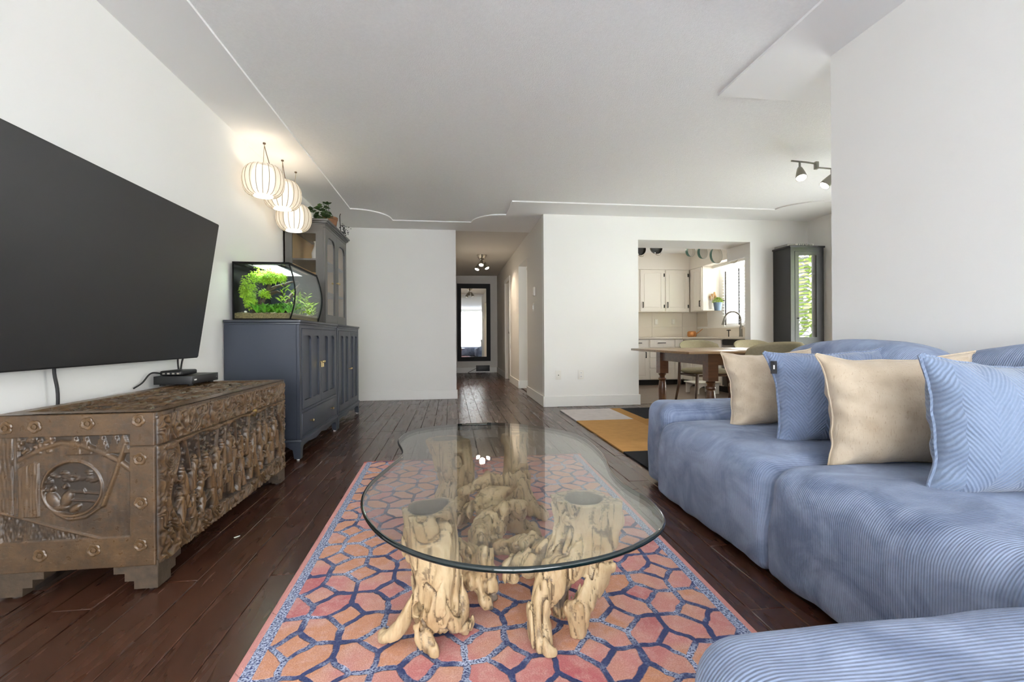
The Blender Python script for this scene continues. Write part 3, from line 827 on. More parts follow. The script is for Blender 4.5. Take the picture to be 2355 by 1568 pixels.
def bowl(label, x, y, z, r, h, g):
    o = thing('bowl', label, 'bowl', (x, y, z), 0, g)
    MB().lathe([(r * .4, 0), (r * .45, .006), (r * .8, h * .45), (r, h), (r * .96, h), (r * .74, h * .48), (r * .3, .012), (.001, .01)], 24, (x, y, z), cap=False).wb('shell', 'china', o, smooth=True)
    MB().lathe([(r * .42, 0), (r * .42, .004)], 20, (x, y, z - .0)).wb('base_ring', 'china', o)
bowl('white china bowl on the middle shelf of the grey hutch', -1.38, 5.0, 1.349, .085, .075, None)
bowl('white china bowl on the floor of the grey hutch', -1.36, 4.98, 1.044, .09, .09, None)
def vase(label, x, y, z):
    o = thing('vase', label, 'vase', (x, y, z))
    MB().lathe([(.03, 0), (.045, .03), (.05, .09), (.028, .15), (.02, .19), (.03, .21), (.026, .21), (.016, .19), (.02, .15)], 20, (x, y, z), cap=False).wb('body', 'china', o, smooth=True)
    MB().lathe([(.001, .004), (.028, .004), (.028, 0), (.001, 0)], 16, (x, y, z), cap=False).wb('base', 'china', o)
vase('pale vase on the top shelf of the grey hutch', -1.36, 5.05, 1.659)

# ---- aquarium
AX0, AX1, AY0, AY1, AZ0, AZ1 = -1.575, -1.19, 3.665, 4.40, 1.013, 1.437
aq = thing('aquarium', 'lit bow-front fish tank full of green plants on the blue cabinet', 'aquarium', (-1.38, 4.03, AZ0))
def bowx(z):  # front glass bulges outwards
    t = (z - AZ0) / (AZ1 - AZ0); return AX1 + .048 * math.sin(PI * min(max(t * .92 + .06, 0), 1))
zs = [AZ0 + .012 + (AZ1 - AZ0 - .022) * i / 16 for i in range(17)]
def side_pane(y):
    out = [(AX0 + .006, zs[0]), *[(bowx(z), z) for z in zs], (AX0 + .006, zs[-1])]
    return plate(out, [], y - .0025, y + .0025, 'y')
side_pane(AY0 + .004).wb('side_pane', 'tank_glass', aq); side_pane(AY1 - .004).wb('side_pane', 'tank_glass', aq); side_pane(AY1 - .0095).wb('dark_backdrop', plain('tank_backdrop', (30, 36, 38), .7, spec=.15), aq)
fp = MB(); fp.grid(np.array([[(bowx(z), y, z) for z in zs] for y in (AY0 + .006, AY1 - .006)])); fp.grid(np.array([[(bowx(z) - .005, y, z) for z in zs] for y in (AY0 + .006, AY1 - .006)]))
fp.wb('front_pane', 'tank_glass', aq, smooth=True)
plain('tank_black', (15, 14, 13), .7, spec=.15)
MB().box(AX0, AX0 + .006, AY0, AY1, AZ0 + .01, AZ1).wb('back_pane', 'tank_black', aq)
fm = MB().box(AX0, bowx(AZ0 + .01) + .004, AY0 - .003, AY1 + .003, AZ0 + .0005, AZ0 + .014)
fm.wb('base_frame', 'tank_black', aq, bevel=.003)
tf = plate(rect(AX0, bowx(AZ1) + .006, AY0 - .003, AY1 + .003), [rect(AX0 + .05, bowx(AZ1) - .02, AY0 + .03, AY1 - .03)], AZ1 - .012, AZ1 + .004, 'z').wb('top_frame', 'tank_black', aq)
for y in (AY0 + .001, AY1 - .004):
    MB().tube([(bowx(z) + .001, y, z) for z in zs], .0055, 8).wb('corner_trim', 'tank_black', aq, smooth=True)
MB().box(AX0, AX0 + .01, AY0 - .002, AY0 + .01, AZ0 + .01, AZ1).wb('back_trim', 'tank_black', aq)
MB().box(AX0 + .11, AX1 - .09, AY0 + .03, AY1 - .03, AZ1 - .012, AZ1 + .006).wb('light_housing', 'tank_black', aq, bevel=.003)
MB().add([(AX0 + .12, AY0 + .06, AZ1 - .0125), (AX1 - .1, AY0 + .06, AZ1 - .0125), (AX1 - .1, AY1 - .06, AZ1 - .0125), (AX0 + .12, AY1 - .06, AZ1 - .0125)], [(0, 3, 2, 1)]).wb('light_bar', emit('tank_led', (.95, 1., 1.), 17.), aq, recalc=False)
MB().box(AX0 + .01, bowx(AZ1 - .03) - .006, AY0 + .008, AY1 - .008, AZ1 - .034, AZ1 - .032).wb('water', 'tank_glass', aq)
# gravel bed
gx, gy = np.meshgrid(np.linspace(AX0 + .008, AX1 + .012, 90), np.linspace(AY0 + .008, AY1 - .008, 150), indexing='ij')
gz = AZ0 + .04 + .02 * fbm(gx * 9, gy * 9, 0 * gx, 2) + .009 * vnoise(gx * 190, gy * 190, 0 * gx)
plain('gravel_mix', (190, 178, 140), .8, var=.55, vscale=160)
V_ = np.stack([gx, gy, gz], -1).reshape(-1, 3); o = npmesh('gravel', V_, gridfaces(90, 150), 'gravel_mix', aq, False); o.location = -Vector(aq.location); tag(o, kind='stuff')
gs = MB()
for (ys, dy) in ((AY0 + .008, 1), (AY1 - .008, -1)): gs.box(AX0 + .008, AX1 + .01, ys, ys + dy * .002, AZ0 + .012, AZ0 + .052)
gs.box(AX1 + .006, AX1 + .012, AY0 + .008, AY1 - .008, AZ0 + .012, AZ0 + .052)
tag(gs.wb('gravel_side', plain('gravel_dark', (120, 104, 66), .8, var=.6, vscale=170), aq), kind='stuff')
plain('leaf_lime', (168, 205, 52), .5, var=.35, vscale=30); plain('leaf_green', (96, 158, 40), .5, var=.4, vscale=30); plain('bog_wood', (74, 58, 46), .7, var=.4, vscale=40)
rl = random.Random(21)
def leaf(mb, p, d, L, w, droop=.3):
    d = d.normalized(); s = d.cross(Vector((0, 0, 1)))
    if s.length < .05: s = Vector((1, 0, 0))
    s.normalize()
    a = p + d * L * .5 + s * w * .5 ; b_ = p + d * L * .5 - s * w * .5; tip = p + d * L - Vector((0, 0, L * droop)); mid = p + d * L * .55 + Vector((0, 0, w * .25))
    o = len(mb.v); mb.v += [tuple(x) for x in (p, a, tip, b_, mid)]; mb.f += [(o, o + 1, o + 4), (o + 1, o + 2, o + 4), (o + 2, o + 3, o + 4), (o + 3, o, o + 4)]
def cloud(mb, c, rad, n, L, w, shell=.5):
    for k in range(n):
        d = Vector((rl.gauss(0, 1), rl.gauss(0, 1), rl.gauss(0, 1))).normalized()
        p = Vector(c) + Vector((d.x * rad[0], d.y * rad[1], d.z * rad[2])) * (shell + (1 - shell) * rl.random())
        leaf(mb, p, Vector((d.x + rl.gauss(0, .4), d.y + rl.gauss(0, .4), abs(d.z) * .4 + rl.gauss(0, .5))), L * rl.uniform(.6, 1.3), w * rl.uniform(.7, 1.2))
mb = MB()
for c, r_ in (((-1.50, 3.78, 1.29), (.05, .08, .09)), ((-1.44, 3.80, 1.35), (.06, .08, .05)), ((-1.36, 3.80, 1.365), (.05, .08, .04)), ((-1.51, 3.80, 1.18), (.035, .08, .08)), ((-1.29, 3.82, 1.345), (.035, .07, .035)), ((-1.42, 3.85, 1.22), (.04, .05, .04)), ((-1.53, 3.76, 1.24), (.03, .06, .08)), ((-1.48, 3.74, 1.14), (.04, .05, .05)), ((-1.40, 3.82, 1.33), (.05, .05, .04)), ((-1.34, 3.78, 1.335), (.04, .05, .045))): cloud(mb, c, r_, 420, .018, .012, .3)
mb.wb('moss_crown', 'leaf_lime', aq, recalc=False)
mb = MB()
for k in range(44):
    x_ = rl.uniform(-1.45, -1.17); y_ = rl.uniform(3.71, 3.9)
    for j in range(11):
        q = rl.uniform(0, 6.28); leaf(mb, Vector((x_, y_, AZ0 + .05)), Vector((math.cos(q) * .7, math.sin(q) * .7, 1)), rl.uniform(.06, .15), .026, .25)
mb.wb('leafy_plant', 'leaf_green', aq, recalc=False)
mb = MB()
for (x_, y_, h_) in ((-1.25, 3.74, .2), (-1.19, 3.78, .17), (-1.2, 3.95, .16), (-1.18, 4.08, .18), (-1.22, 4.2, .14), (-1.2, 4.3, .1)):
    for j in range(26):
        q = rl.uniform(0, 6.28); z_ = AZ0 + .05 + h_ * rl.random(); leaf(mb, Vector((x_ + rl.gauss(0, .01), y_ + rl.gauss(0, .012), z_)), Vector((math.cos(q), math.sin(q), .7)), rl.uniform(.04, .075), .016, .1)
mb.wb('stem_plant', 'leaf_lime', aq, recalc=False)
mb = MB()
for (a, b_, c, r_) in (((-1.5, 3.85, 1.06), (-1.42, 3.86, 1.22), (-1.36, 3.84, 1.33), .017), ((-1.43, 3.87, 1.2), (-1.33, 3.85, 1.24), (-1.25, 3.83, 1.19), .012), ((-1.42, 3.86, 1.24), (-1.3, 3.9, 1.3), (-1.22, 4.0, 1.34), .011), ((-1.26, 3.8, 1.05), (-1.25, 3.8, 1.12), (-1.24, 3.82, 1.2), .012), ((-1.38, 4.0, 1.05), (-1.3, 4.02, 1.2), (-1.24, 4.1, 1.33), .016), ((-1.3, 4.1, 1.08), (-1.26, 4.05, 1.2), (-1.2, 4.0, 1.28), .012)):
    mb.tube([a, tuple((Vector(a) + Vector(b_)) / 2 + Vector((.01, 0, .01))), b_, tuple((Vector(b_) + Vector(c)) / 2 + Vector((0, .01, .01))), c], [r_ * 1.5, r_ * 1.2, r_, r_ * .7, r_ * .3], 8)
mb.wb('bog_wood', 'bog_wood', aq, smooth=True)
mb = MB()
for c, r_ in (((-1.5, 3.70, AZ0 + .064), .012), ((-1.3, 3.72, AZ0 + .06), .01), ((-1.36, 3.95, AZ0 + .065), .02), ((-1.22, 4.25, AZ0 + .06), .015)):
    mb.lathe([(r_ * math.sin(t), r_ * .7 * -math.cos(t)) for t in [PI * i / 6 + .001 for i in range(7)]], 10, c, cap=False)
mb.wb('stone', 'china', aq, smooth=True)

# ---- globe pendants
m = bpy.data.materials.new('lamp_shade_fabric'); m.use_nodes = True; nt = m.node_tree; nt.nodes.clear(); MATS['lamp_shade_fabric'] = m
out = nt.nodes.new('ShaderNodeOutputMaterial'); tr = nt.nodes.new('ShaderNodeBsdfTransparent'); df = nt.nodes.new('ShaderNodeBsdfTranslucent'); df.inputs[0].default_value = (.95, .9, .82, 1)
d2 = nt.nodes.new('ShaderNodeBsdfDiffuse'); d2.inputs[0].default_value = (.9, .86, .78, 1); em = nt.nodes.new('ShaderNodeEmission'); em.inputs[0].default_value = (1, .86, .66, 1); em.inputs[1].default_value = .12
mx = nt.nodes.new('ShaderNodeMixShader'); mx.inputs[0].default_value = .5; nt.links.new(df.outputs[0], mx.inputs[1]); nt.links.new(d2.outputs[0], mx.inputs[2])
ad = nt.nodes.new('ShaderNodeAddShader'); nt.links.new(mx.outputs[0], ad.inputs[0]); nt.links.new(em.outputs[0], ad.inputs[1])
m2 = nt.nodes.new('ShaderNodeMixShader'); m2.inputs[0].default_value = .55; nt.links.new(tr.outputs[0], m2.inputs[1]); nt.links.new(ad.outputs[0], m2.inputs[2]); nt.links.new(m2.outputs[0], out.inputs[0])
emit('lamp_core', (1, .92, .8), .8)
plain('lamp_rib', (146, 130, 106), .6); plain('lamp_wire', (92, 74, 58), .5)
def pendant(label, x, y, z, hook, swag, r=.148):
    t = thing('globe_pendant', label, 'pendant lamp', (x, y, z), 0, 'ribbed globe pendants by the left wall')
    hh = .118
    prof = [(.062 + (r - .062) * max(0, math.cos(a)) ** .8, hh * math.sin(a)) for a in [R(-84 + 168 * i / 20) for i in range(21)]]
    n = 100; vs_, fs = [], []
    for (rr_, zz) in prof:
        for k in range(n):
            q = 2 * PI * k / n; f = rr_ * (1 + .022 * abs(math.sin(10 * q)))
            vs_.append((x + f * math.cos(q), y + f * math.sin(q), z + zz))
    for i in range(len(prof) - 1):
        for k in range(n): fs.append((i * n + k, i * n + (k + 1) % n, (i + 1) * n + (k + 1) % n, (i + 1) * n + k))
    MB().add(vs_, fs).wb('shade', 'lamp_shade_fabric', t, smooth=True)
    for k in range(20):
        q = 2 * PI * k / 20
        MB().tube([(x + (p[0] + .001) * math.cos(q), y + (p[0] + .001) * math.sin(q), z + p[1]) for p in prof[::2]], .0024, 5).wb('rib', 'lamp_rib', t)
    MB().lathe([(.062, -.108), (.078, -.06), (.083, 0), (.078, .06), (.06, .105)], 28, (x, y, z), cap=False).wb('inner_shade', 'lamp_core', t, smooth=True)
    MB().lathe([(.07, -.121), (.068, -.115), (.001, -.116)], 28, (x, y, z), cap=False).wb('diffuser', 'lamp_core', t)
    MB().lathe([(.02, .11), (.02, .13), (.008, .14)], 14, (x, y, z)).wb('cap', 'brushed_nickel', t, smooth=True)
    MB().tube([(x, y, z + .13), ((x + hook[0]) / 2, (y + hook[1]) / 2, (z + .13 + HCEIL) / 2), (hook[0], hook[1], HCEIL - .03)], .0022, 6).wb('wire', 'lamp_rib', t)
    MB().lathe([(.003, 0), (.011, .004), (.011, .014)], 12, (hook[0], hook[1], HCEIL - .014 - .0145)).wb('ceiling_hook', 'lamp_wire', t)
    if swag: 
        a = Vector((hook[0], hook[1], HCEIL - .035)); b_ = Vector(swag); pts = []
        for i in range(9):
            s = i / 8; p = a.lerp(b_, s); p.z -= .1 * math.sin(PI * s); pts.append(tuple(p))
        MB().tube(pts, .0035, 6).wb('swag_cord', 'lamp_wire', t, smooth=True)
    L = bpy.data.lights.new('globe_bulb', 'POINT'); L.energy = 1.3; L.color = (1, .78, .52); L.shadow_soft_size = .11
    lo = bpy.data.objects.new('globe_bulb', L); COL.objects.link(lo); lo.parent = t; lo.location = (0, 0, 0)
pendant('ribbed white globe pendant, the highest and nearest of the three by the left wall', -1.43, 3.86, 2.095, (-1.455, 3.95), (-1.40, 4.18, 2.23))
pendant('ribbed white globe pendant between the highest and the lowest globe', -1.405, 4.20, 2.09, (-1.44, 4.31), (-1.405, 4.50, 2.10))
pendant('ribbed white globe pendant, the lowest, just in front of the hutch', -1.405, 4.49, 1.97, (-1.42, 4.6), None)

# ---- plants on the hutch
plain('terracotta', (122, 84, 56), .8, var=.15, vscale=20); plain('leaf_dark', (52, 76, 34), .5, var=.35, vscale=25); plain('soil', (40, 30, 24), .9)
pp = thing('potted_plant', 'green leafy plant in a terracotta pot on top of the hutch', 'plant', (-1.30, 5.33, 2.036))
MB().lathe([(.062, 0), (.08, .12), (.086, .125), (.086, .15), (.078, .15), (.072, .13)], 24, (-1.30, 5.33, 2.036)).wb('pot', 'terracotta', pp, smooth=True)
mb = MB()
for k in range(46):
    q = rl.uniform(0, 6.28); r_ = rl.uniform(.01, .16); p = Vector((-1.36 + r_ * .5 * math.cos(q), 5.2 + r_ * math.sin(q), 2.10 + rl.uniform(0, .16)))
    leaf(mb, p, Vector((math.cos(q), math.sin(q) - .3, rl.uniform(-.4, .6))), rl.uniform(.06, .1), rl.uniform(.05, .075), .3)
for k in range(5):
    q = k * 1.25; leaf(mb, Vector((-1.31, 5.27, 2.31)), Vector((math.cos(q), math.sin(q), .6)), .06, .05, .1)
mb.wb('leaves', 'leaf_dark', pp, recalc=False)
mb = MB()
for q in range(7): mb.tube([(-1.30, 5.33, 2.16), (-1.31 + .02 * math.cos(q), 5.28 + .03 * math.sin(q), 2.24), (-1.34 + .06 * math.cos(q), 5.22 + .07 * math.sin(q), 2.2 + .02 * q)], .003, 5)
mb.wb('stem', 'leaf_dark', pp)
MB().lathe([(.001, .13), (.074, .132)], 20, (-1.30, 5.33, 2.036), cap=False).wb('soil', 'soil', pp)
p2 = thing('trailing_plant', 'small dark trailing plant at the far corner of the hutch top', 'plant', (-1.23, 5.58, 2.036))
plain('leaf_black', (24, 24, 22), .6)
MB().lathe([(.03, 0), (.04, .05), (.042, .055), (.036, .055)], 18, (-1.24, 5.6, 2.036)).wb('pot', 'leaf_black', p2, smooth=True)
mb = MB(); mb.tube([(-1.24, 5.6, 2.08), (-1.23, 5.5, 2.2), (-1.22, 5.45, 2.24), (-1.2, 5.4, 2.25)], .004, 6)
for k in range(40): leaf(mb, Vector((-1.2 + rl.gauss(0, .018), 5.6 + rl.gauss(0, .05), 2.13 + rl.gauss(0, .025))), Vector((rl.gauss(0, 1), rl.gauss(0, 1), rl.gauss(0, .5))), .03, .016)
mb.wb('leaves', 'leaf_black', p2, recalc=False)
# ================================================================== RUGS AND COFFEE TABLE
# patterned rug: square lattice with diamonds on every other crossing
m, nt, b = _new('lattice_rug')
tc = nt.nodes.new('ShaderNodeTexCoord'); sep = N(nt, 'ShaderNodeSeparateXYZ', ins={0: tc.outputs['Object']})
X_, Y_ = sep.outputs[0], sep.outputs[1]
wob = noise(nt, tc.outputs['Object'], 14., 3)
wob2 = noise(nt, tc.outputs['Object'], 15.7, 3)
SX, SY = .1195, .1330
u = math_(nt, 'ADD', math_(nt, 'DIVIDE', X_, SX), math_(nt, 'MULTIPLY', math_(nt, 'SUBTRACT', wob, .5), .24))
v = math_(nt, 'ADD', math_(nt, 'DIVIDE', Y_, SY), math_(nt, 'MULTIPLY', math_(nt, 'SUBTRACT', wob2, .5), .24))
ru, rv = math_(nt, 'ROUND', u), math_(nt, 'ROUND', v)
a_ = math_(nt, 'ABSOLUTE', math_(nt, 'SUBTRACT', u, ru)); b_ = math_(nt, 'ABSOLUTE', math_(nt, 'SUBTRACT', v, rv))
par = math_(nt, 'ABSOLUTE', math_(nt, 'MODULO', math_(nt, 'ADD', math_(nt, 'ADD', ru, rv), 1.), 2.))   # 1 where a diamond sits
l1 = math_(nt, 'ADD', a_, b_)
D = .485
ins = math_(nt, 'MULTIPLY', par, math_(nt, 'LESS_THAN', l1, D))
dd = math_(nt, 'MULTIPLY', math_(nt, 'ABSOLUTE', math_(nt, 'SUBTRACT', l1, D)), .72)
dg = math_(nt, 'MINIMUM', a_, b_)
# inside a diamond only its outline counts; elsewhere the lattice lines and the outline
d_in = dd
d_out = math_(nt, 'MINIMUM', dg, math_(nt, 'ADD', dd, math_(nt, 'MULTIPLY', math_(nt, 'SUBTRACT', 1., par), 9.)))
dist = math_(nt, 'ADD', math_(nt, 'MULTIPLY', ins, d_in), math_(nt, 'MULTIPLY', math_(nt, 'SUBTRACT', 1., ins), d_out))
line = math_(nt, 'SUBTRACT', 1., ramp(nt, dist, [(.062, 0.), (.085, 1.)]))
# random colour per patch
cid = N(nt, 'ShaderNodeCombineXYZ')
fu, fv = math_(nt, 'FLOOR', u), math_(nt, 'FLOOR', v)
nt.links.new(math_(nt, 'ADD', math_(nt, 'MULTIPLY', ins, math_(nt, 'ADD', ru, 40.3)), math_(nt, 'MULTIPLY', math_(nt, 'SUBTRACT', 1., ins), fu)), cid.inputs[0])
nt.links.new(math_(nt, 'ADD', math_(nt, 'MULTIPLY', ins, rv), math_(nt, 'MULTIPLY', math_(nt, 'SUBTRACT', 1., ins), fv)), cid.inputs[1])
wn = N(nt, 'ShaderNodeTexWhiteNoise', ins={0: cid.outputs[0]})
big = noise(nt, tc.outputs['Object'], 2.3, 3, .6)
hue = math_(nt, 'ADD', math_(nt, 'MULTIPLY', big, 1.5), math_(nt, 'MULTIPLY', wn.outputs[0], .35))
cell = ramp(nt, hue, [(.62, S((188, 102, 108))), (.8, S((206, 142, 138))), (.96, S((212, 164, 142))), (1.12, S((208, 152, 118)))])
fine = noise(nt, tc.outputs['Object'], 260., 2, .7)
mid = noise(nt, tc.outputs['Object'], 45., 3, .6)
cell = mixc(nt, ramp(nt, mid, [(.45, 0.), (.75, .6)]), cell, S((224, 184, 172)))
cell = mixc(nt, ramp(nt, fine, [(.42, .35), (.62, 0.)]), cell, S((150, 70, 66)))
fade = noise(nt, tc.outputs['Object'], 4.2, 4, .7)
spk = noise(nt, tc.outputs['Object'], 165., 2, .6)
navy = mixc(nt, math_(nt, 'MULTIPLY', ramp(nt, fade, [(.47, 0.05), (.61, 1.)]), ramp(nt, spk, [(.40, 0.), (.54, 1.)])), S((36, 48, 98)), S((190, 200, 226)))
colr = mixc(nt, line, cell, navy)
# border: speckled band then a pink selvedge
hw, y0_, y1_ = .745, -1.18, 1.19
ex = math_(nt, 'SUBTRACT', hw, math_(nt, 'ABSOLUTE', X_))
bandm = math_(nt, 'LESS_THAN', ex, .055)
band = mixc(nt, ramp(nt, spk, [(.4, 0.), (.6, 1.)]), S((50, 62, 112)), S((190, 200, 224)))
colr = mixc(nt, bandm, colr, band)
colr = mixc(nt, math_(nt, 'LESS_THAN', ex, .022), colr, S((206, 144, 138)))
nt.links.new(colr, b.inputs['Base Color']); b.inputs['Roughness'].default_value = .95; b.inputs['Specular IOR Level'].default_value = .1
b.inputs['Sheen Weight'].default_value = .15
hgt = math_(nt, 'ADD', math_(nt, 'MULTIPLY', fine, .6), math_(nt, 'MULTIPLY', math_(nt, 'SUBTRACT', 1., line), .8))
bump(nt, b, hgt, .5, .006)
rug = thing('patterned_rug', 'pink and orange rug with a navy diamond lattice under the glass coffee table', 'rug', (.168, 2.205, .001))
# slightly trapezoid pile slab; pattern lines run on from the measured lattice
def rug_x(y): t = (y - 1.19) / (3.40 - 1.19); return (-.561 - .046 * t, .883 + .058 * t)
nx, ny = 60, 90
ys_ = np.linspace(1.0, 3.40, ny); V_ = []
for y in ys_:
    a, c = rug_x(y)
    for k in range(nx):
        x = a + (c - a) * k / (nx - 1); e = min(k, nx - 1 - k)
        V_.append((x, y, .0115 + .0012 * (vnoise(x * 8, y * 8, .3) - .5) - (.004 if e == 0 else 0)))
V_ = np.array(V_); top = gridfaces(ny, nx, flip=True)
ring = [k for k in range(nx)] + [r_ * nx + nx - 1 for r_ in range(1, ny)] + [(ny - 1) * nx + k for k in range(nx - 2, -1, -1)] + [r_ * nx for r_ in range(ny - 2, 0, -1)]
bot = V_[ring].copy(); bot[:, 2] = .0012
off = len(V_); n = len(ring)
F_ = list(map(tuple, top)) + [(ring[i], off + i, off + (i + 1) % n, ring[(i + 1) % n]) for i in range(n)]
o = npmesh('pile', np.vstack([V_, bot]) - np.array([.629 - SX * 0, 1.263, 0]), np.array(F_), 'lattice_rug', rug)
o.location = Vector((.629, 1.263, 0)) - Vector(rug.location)
# object X runs from the lattice origin: the border follows the rug's own edges
hwn = [n_ for n_ in nt.nodes if n_.type == 'MATH' and n_.operation == 'SUBTRACT' and not n_.inputs[0].is_linked and abs(n_.inputs[0].default_value - hw) < 1e-6][0]
absn = hwn.inputs[1].links[0].from_node
cx_ = math_(nt, 'SUBTRACT', math_(nt, 'ADD', X_, .629 - .161), math_(nt, 'MULTIPLY', math_(nt, 'SUBTRACT', math_(nt, 'ADD', Y_, 1.263), 1.19), .0027))
nt.links.new(cx_, absn.inputs[0])
wid = math_(nt, 'ADD', .722, math_(nt, 'MULTIPLY', math_(nt, 'SUBTRACT', math_(nt, 'ADD', Y_, 1.263), 1.19), .0235))
nt.links.new(wid, hwn.inputs[0])
plain('red_fringe', (190, 92, 82), .9)
mb = MB()
for k in range(150):
    x = -.607 + 1.55 * k / 149; mb.box(x, x + .006, 3.39, 3.415 + .012 * random.random(), .003, .010)
tag(mb.wb('fringe', 'red_fringe', rug), kind='stuff')

# block rug under the dining table
for nm, c in (('block_white', (214, 206, 204)), ('block_tan', (186, 142, 88)), ('block_black', (36, 37, 42)), ('block_ochre', (172, 128, 74))): plain(nm, c, .95, var=.07, vscale=14, bmp=.5, bscale=260, spec=.1, bdist=.004)
br = thing('block_rug', 'cream, tan and black colour-block rug beside the sofa under the dining table', 'rug', (2.6, 4.0, .001))
def blk(mat, poly): MB().prism(poly, .0012, .012).wb('colour_block', mat, br)
blk('block_white', rect(1.283, 1.90, 4.76, 5.515)); blk('block_tan', rect(1.283, 1.90, 3.42, 4.7595)); blk('block_black', rect(1.283, 3.9, 2.62, 3.4195))
blk('block_ochre', rect(1.9005, 2.03, 4.76, 5.515)); blk('block_ochre', rect(1.9005, 3.0, 3.42, 4.7595)); blk('block_black', rect(2.0305, 3.0, 4.76, 5.515)); blk('block_tan', rect(3.0005, 3.9, 3.42, 5.515))

# ---- surface nets: closed mesh from a scalar field (inside < 0)
def surface_nets(f, org, h):
    s = f < 0
    nx, ny, nz = f.shape
    P = np.zeros((nx - 1, ny - 1, nz - 1, 3), np.float32); C = np.zeros((nx - 1, ny - 1, nz - 1), np.float32)
    sl = lambda a, n_: slice(a, n_ - 1 + a)
    cs = [(i, j, k) for i in (0, 1) for j in (0, 1) for k in (0, 1)]
    for a in cs:
        for ax in range(3):
            if a[ax]: continue
            b_ = list(a); b_[ax] = 1
            fa = f[sl(a[0], nx), sl(a[1], ny), sl(a[2], nz)]; fb_ = f[sl(b_[0], nx), sl(b_[1], ny), sl(b_[2], nz)]
            m_ = (fa < 0) != (fb_ < 0)
            t = np.where(m_, fa / np.where(m_, fa - fb_, 1), 0)
            for d in range(3): P[..., d] += m_ * (a[d] + (t if d == ax else 0))
            C += m_
    act = C > 0
    idx = -np.ones(C.shape, np.int64); idx[act] = np.arange(act.sum())
    I3 = np.argwhere(act)
    V = (I3 + P[act] / C[act][:, None]) * h + np.array(org)
    F = []
    for ax in range(3):
        o1, o2 = [(1, 2), (2, 0), (0, 1)][ax]
        sh = [slice(None)] * 3
        A = [slice(1, -1)] * 3; A[ax] = slice(0, -1); B = list(A); B[ax] = slice(1, None)
        sa, sb = s[tuple(A)], s[tuple(B)]
        e = np.argwhere(sa != sb)
        if not len(e): continue
        g = e.copy()
        for d in range(3):
            if d != ax: g[:, d] += 1
        flip = sa[tuple(e.T)]
        q = []
        for (p, r_) in ((-1, -1), (0, -1), (0, 0), (-1, 0)):
            c = g.copy(); c[:, o1] += p; c[:, o2] += r_; q.append(idx[tuple(c.T)])
        q = np.stack(q, 1); q[~flip] = q[~flip][:, ::-1]
        F.append(q)
    return V, np.concatenate(F)
def chain_sdf(X, Y, Z, chains, k=.018):
    out = None
    for pts, rs in chains:
        d_ = None
        for (a, b_, ra, rb) in zip(pts[:-1], pts[1:], rs[:-1], rs[1:]):
            ab = np.array(b_) - np.array(a); L2 = (ab ** 2).sum() + 1e-9
            t = np.clip(((X - a[0]) * ab[0] + (Y - a[1]) * ab[1] + (Z - a[2]) * ab[2]) / L2, 0, 1)
            e = np.sqrt((X - a[0] - t * ab[0]) ** 2 + (Y - a[1] - t * ab[1]) ** 2 + (Z - a[2] - t * ab[2]) ** 2) - (ra + (rb - ra) * t)
            d_ = e if d_ is None else np.minimum(d_, e)
        if out is None: out = d_
        else:
            hh = np.clip(.5 + .5 * (d_ - out) / k, 0, 1); out = d_ * (1 - hh) + out * hh - k * hh * (1 - hh)
    return out
m, nt, b = _new('drift_wood')
v = coords(nt); ag = N(nt, 'ShaderNodeAttribute', attribute_name='grey'); ac = N(nt, 'ShaderNodeAttribute', attribute_name='crack')
f1 = noise(nt, v, 7., 4, .6); f2 = noise(nt, coords(nt, scale=(1, 1, .18)), 85., 4, .65, .4); f3 = noise(nt, v, 30., 3)
c = mixc(nt, ramp(nt, f1, [(.35, 0.), (.68, 1.)]), S((176, 148, 110)), S((200, 178, 142)))
c = mixc(nt, ramp(nt, f2, [(.5, 0.), (.75, .55)]), c, S((150, 116, 80)))
c = mixc(nt, ramp(nt, f3, [(.62, 0.), (.8, .5)]), c, S((150, 108, 68)))
c = mixc(nt, ramp(nt, ac.outputs['Fac'], [(.3, 0.), (.9, .88)]), c, S((74, 54, 38)))
c = mixc(nt, ramp(nt, ag.outputs['Fac'], [(.3, 0.), (.8, .9)]), c, S((112, 102, 94)))
nt.links.new(c, b.inputs['Base Color']); b.inputs['Roughness'].default_value = .5
bump(nt, b, f2, .35, .004)
ctab = thing('coffee_table', 'kidney-shaped glass coffee table on a pale gnarled driftwood base', 'coffee table', (.17, 1.78, .012))
TOPZ = .389
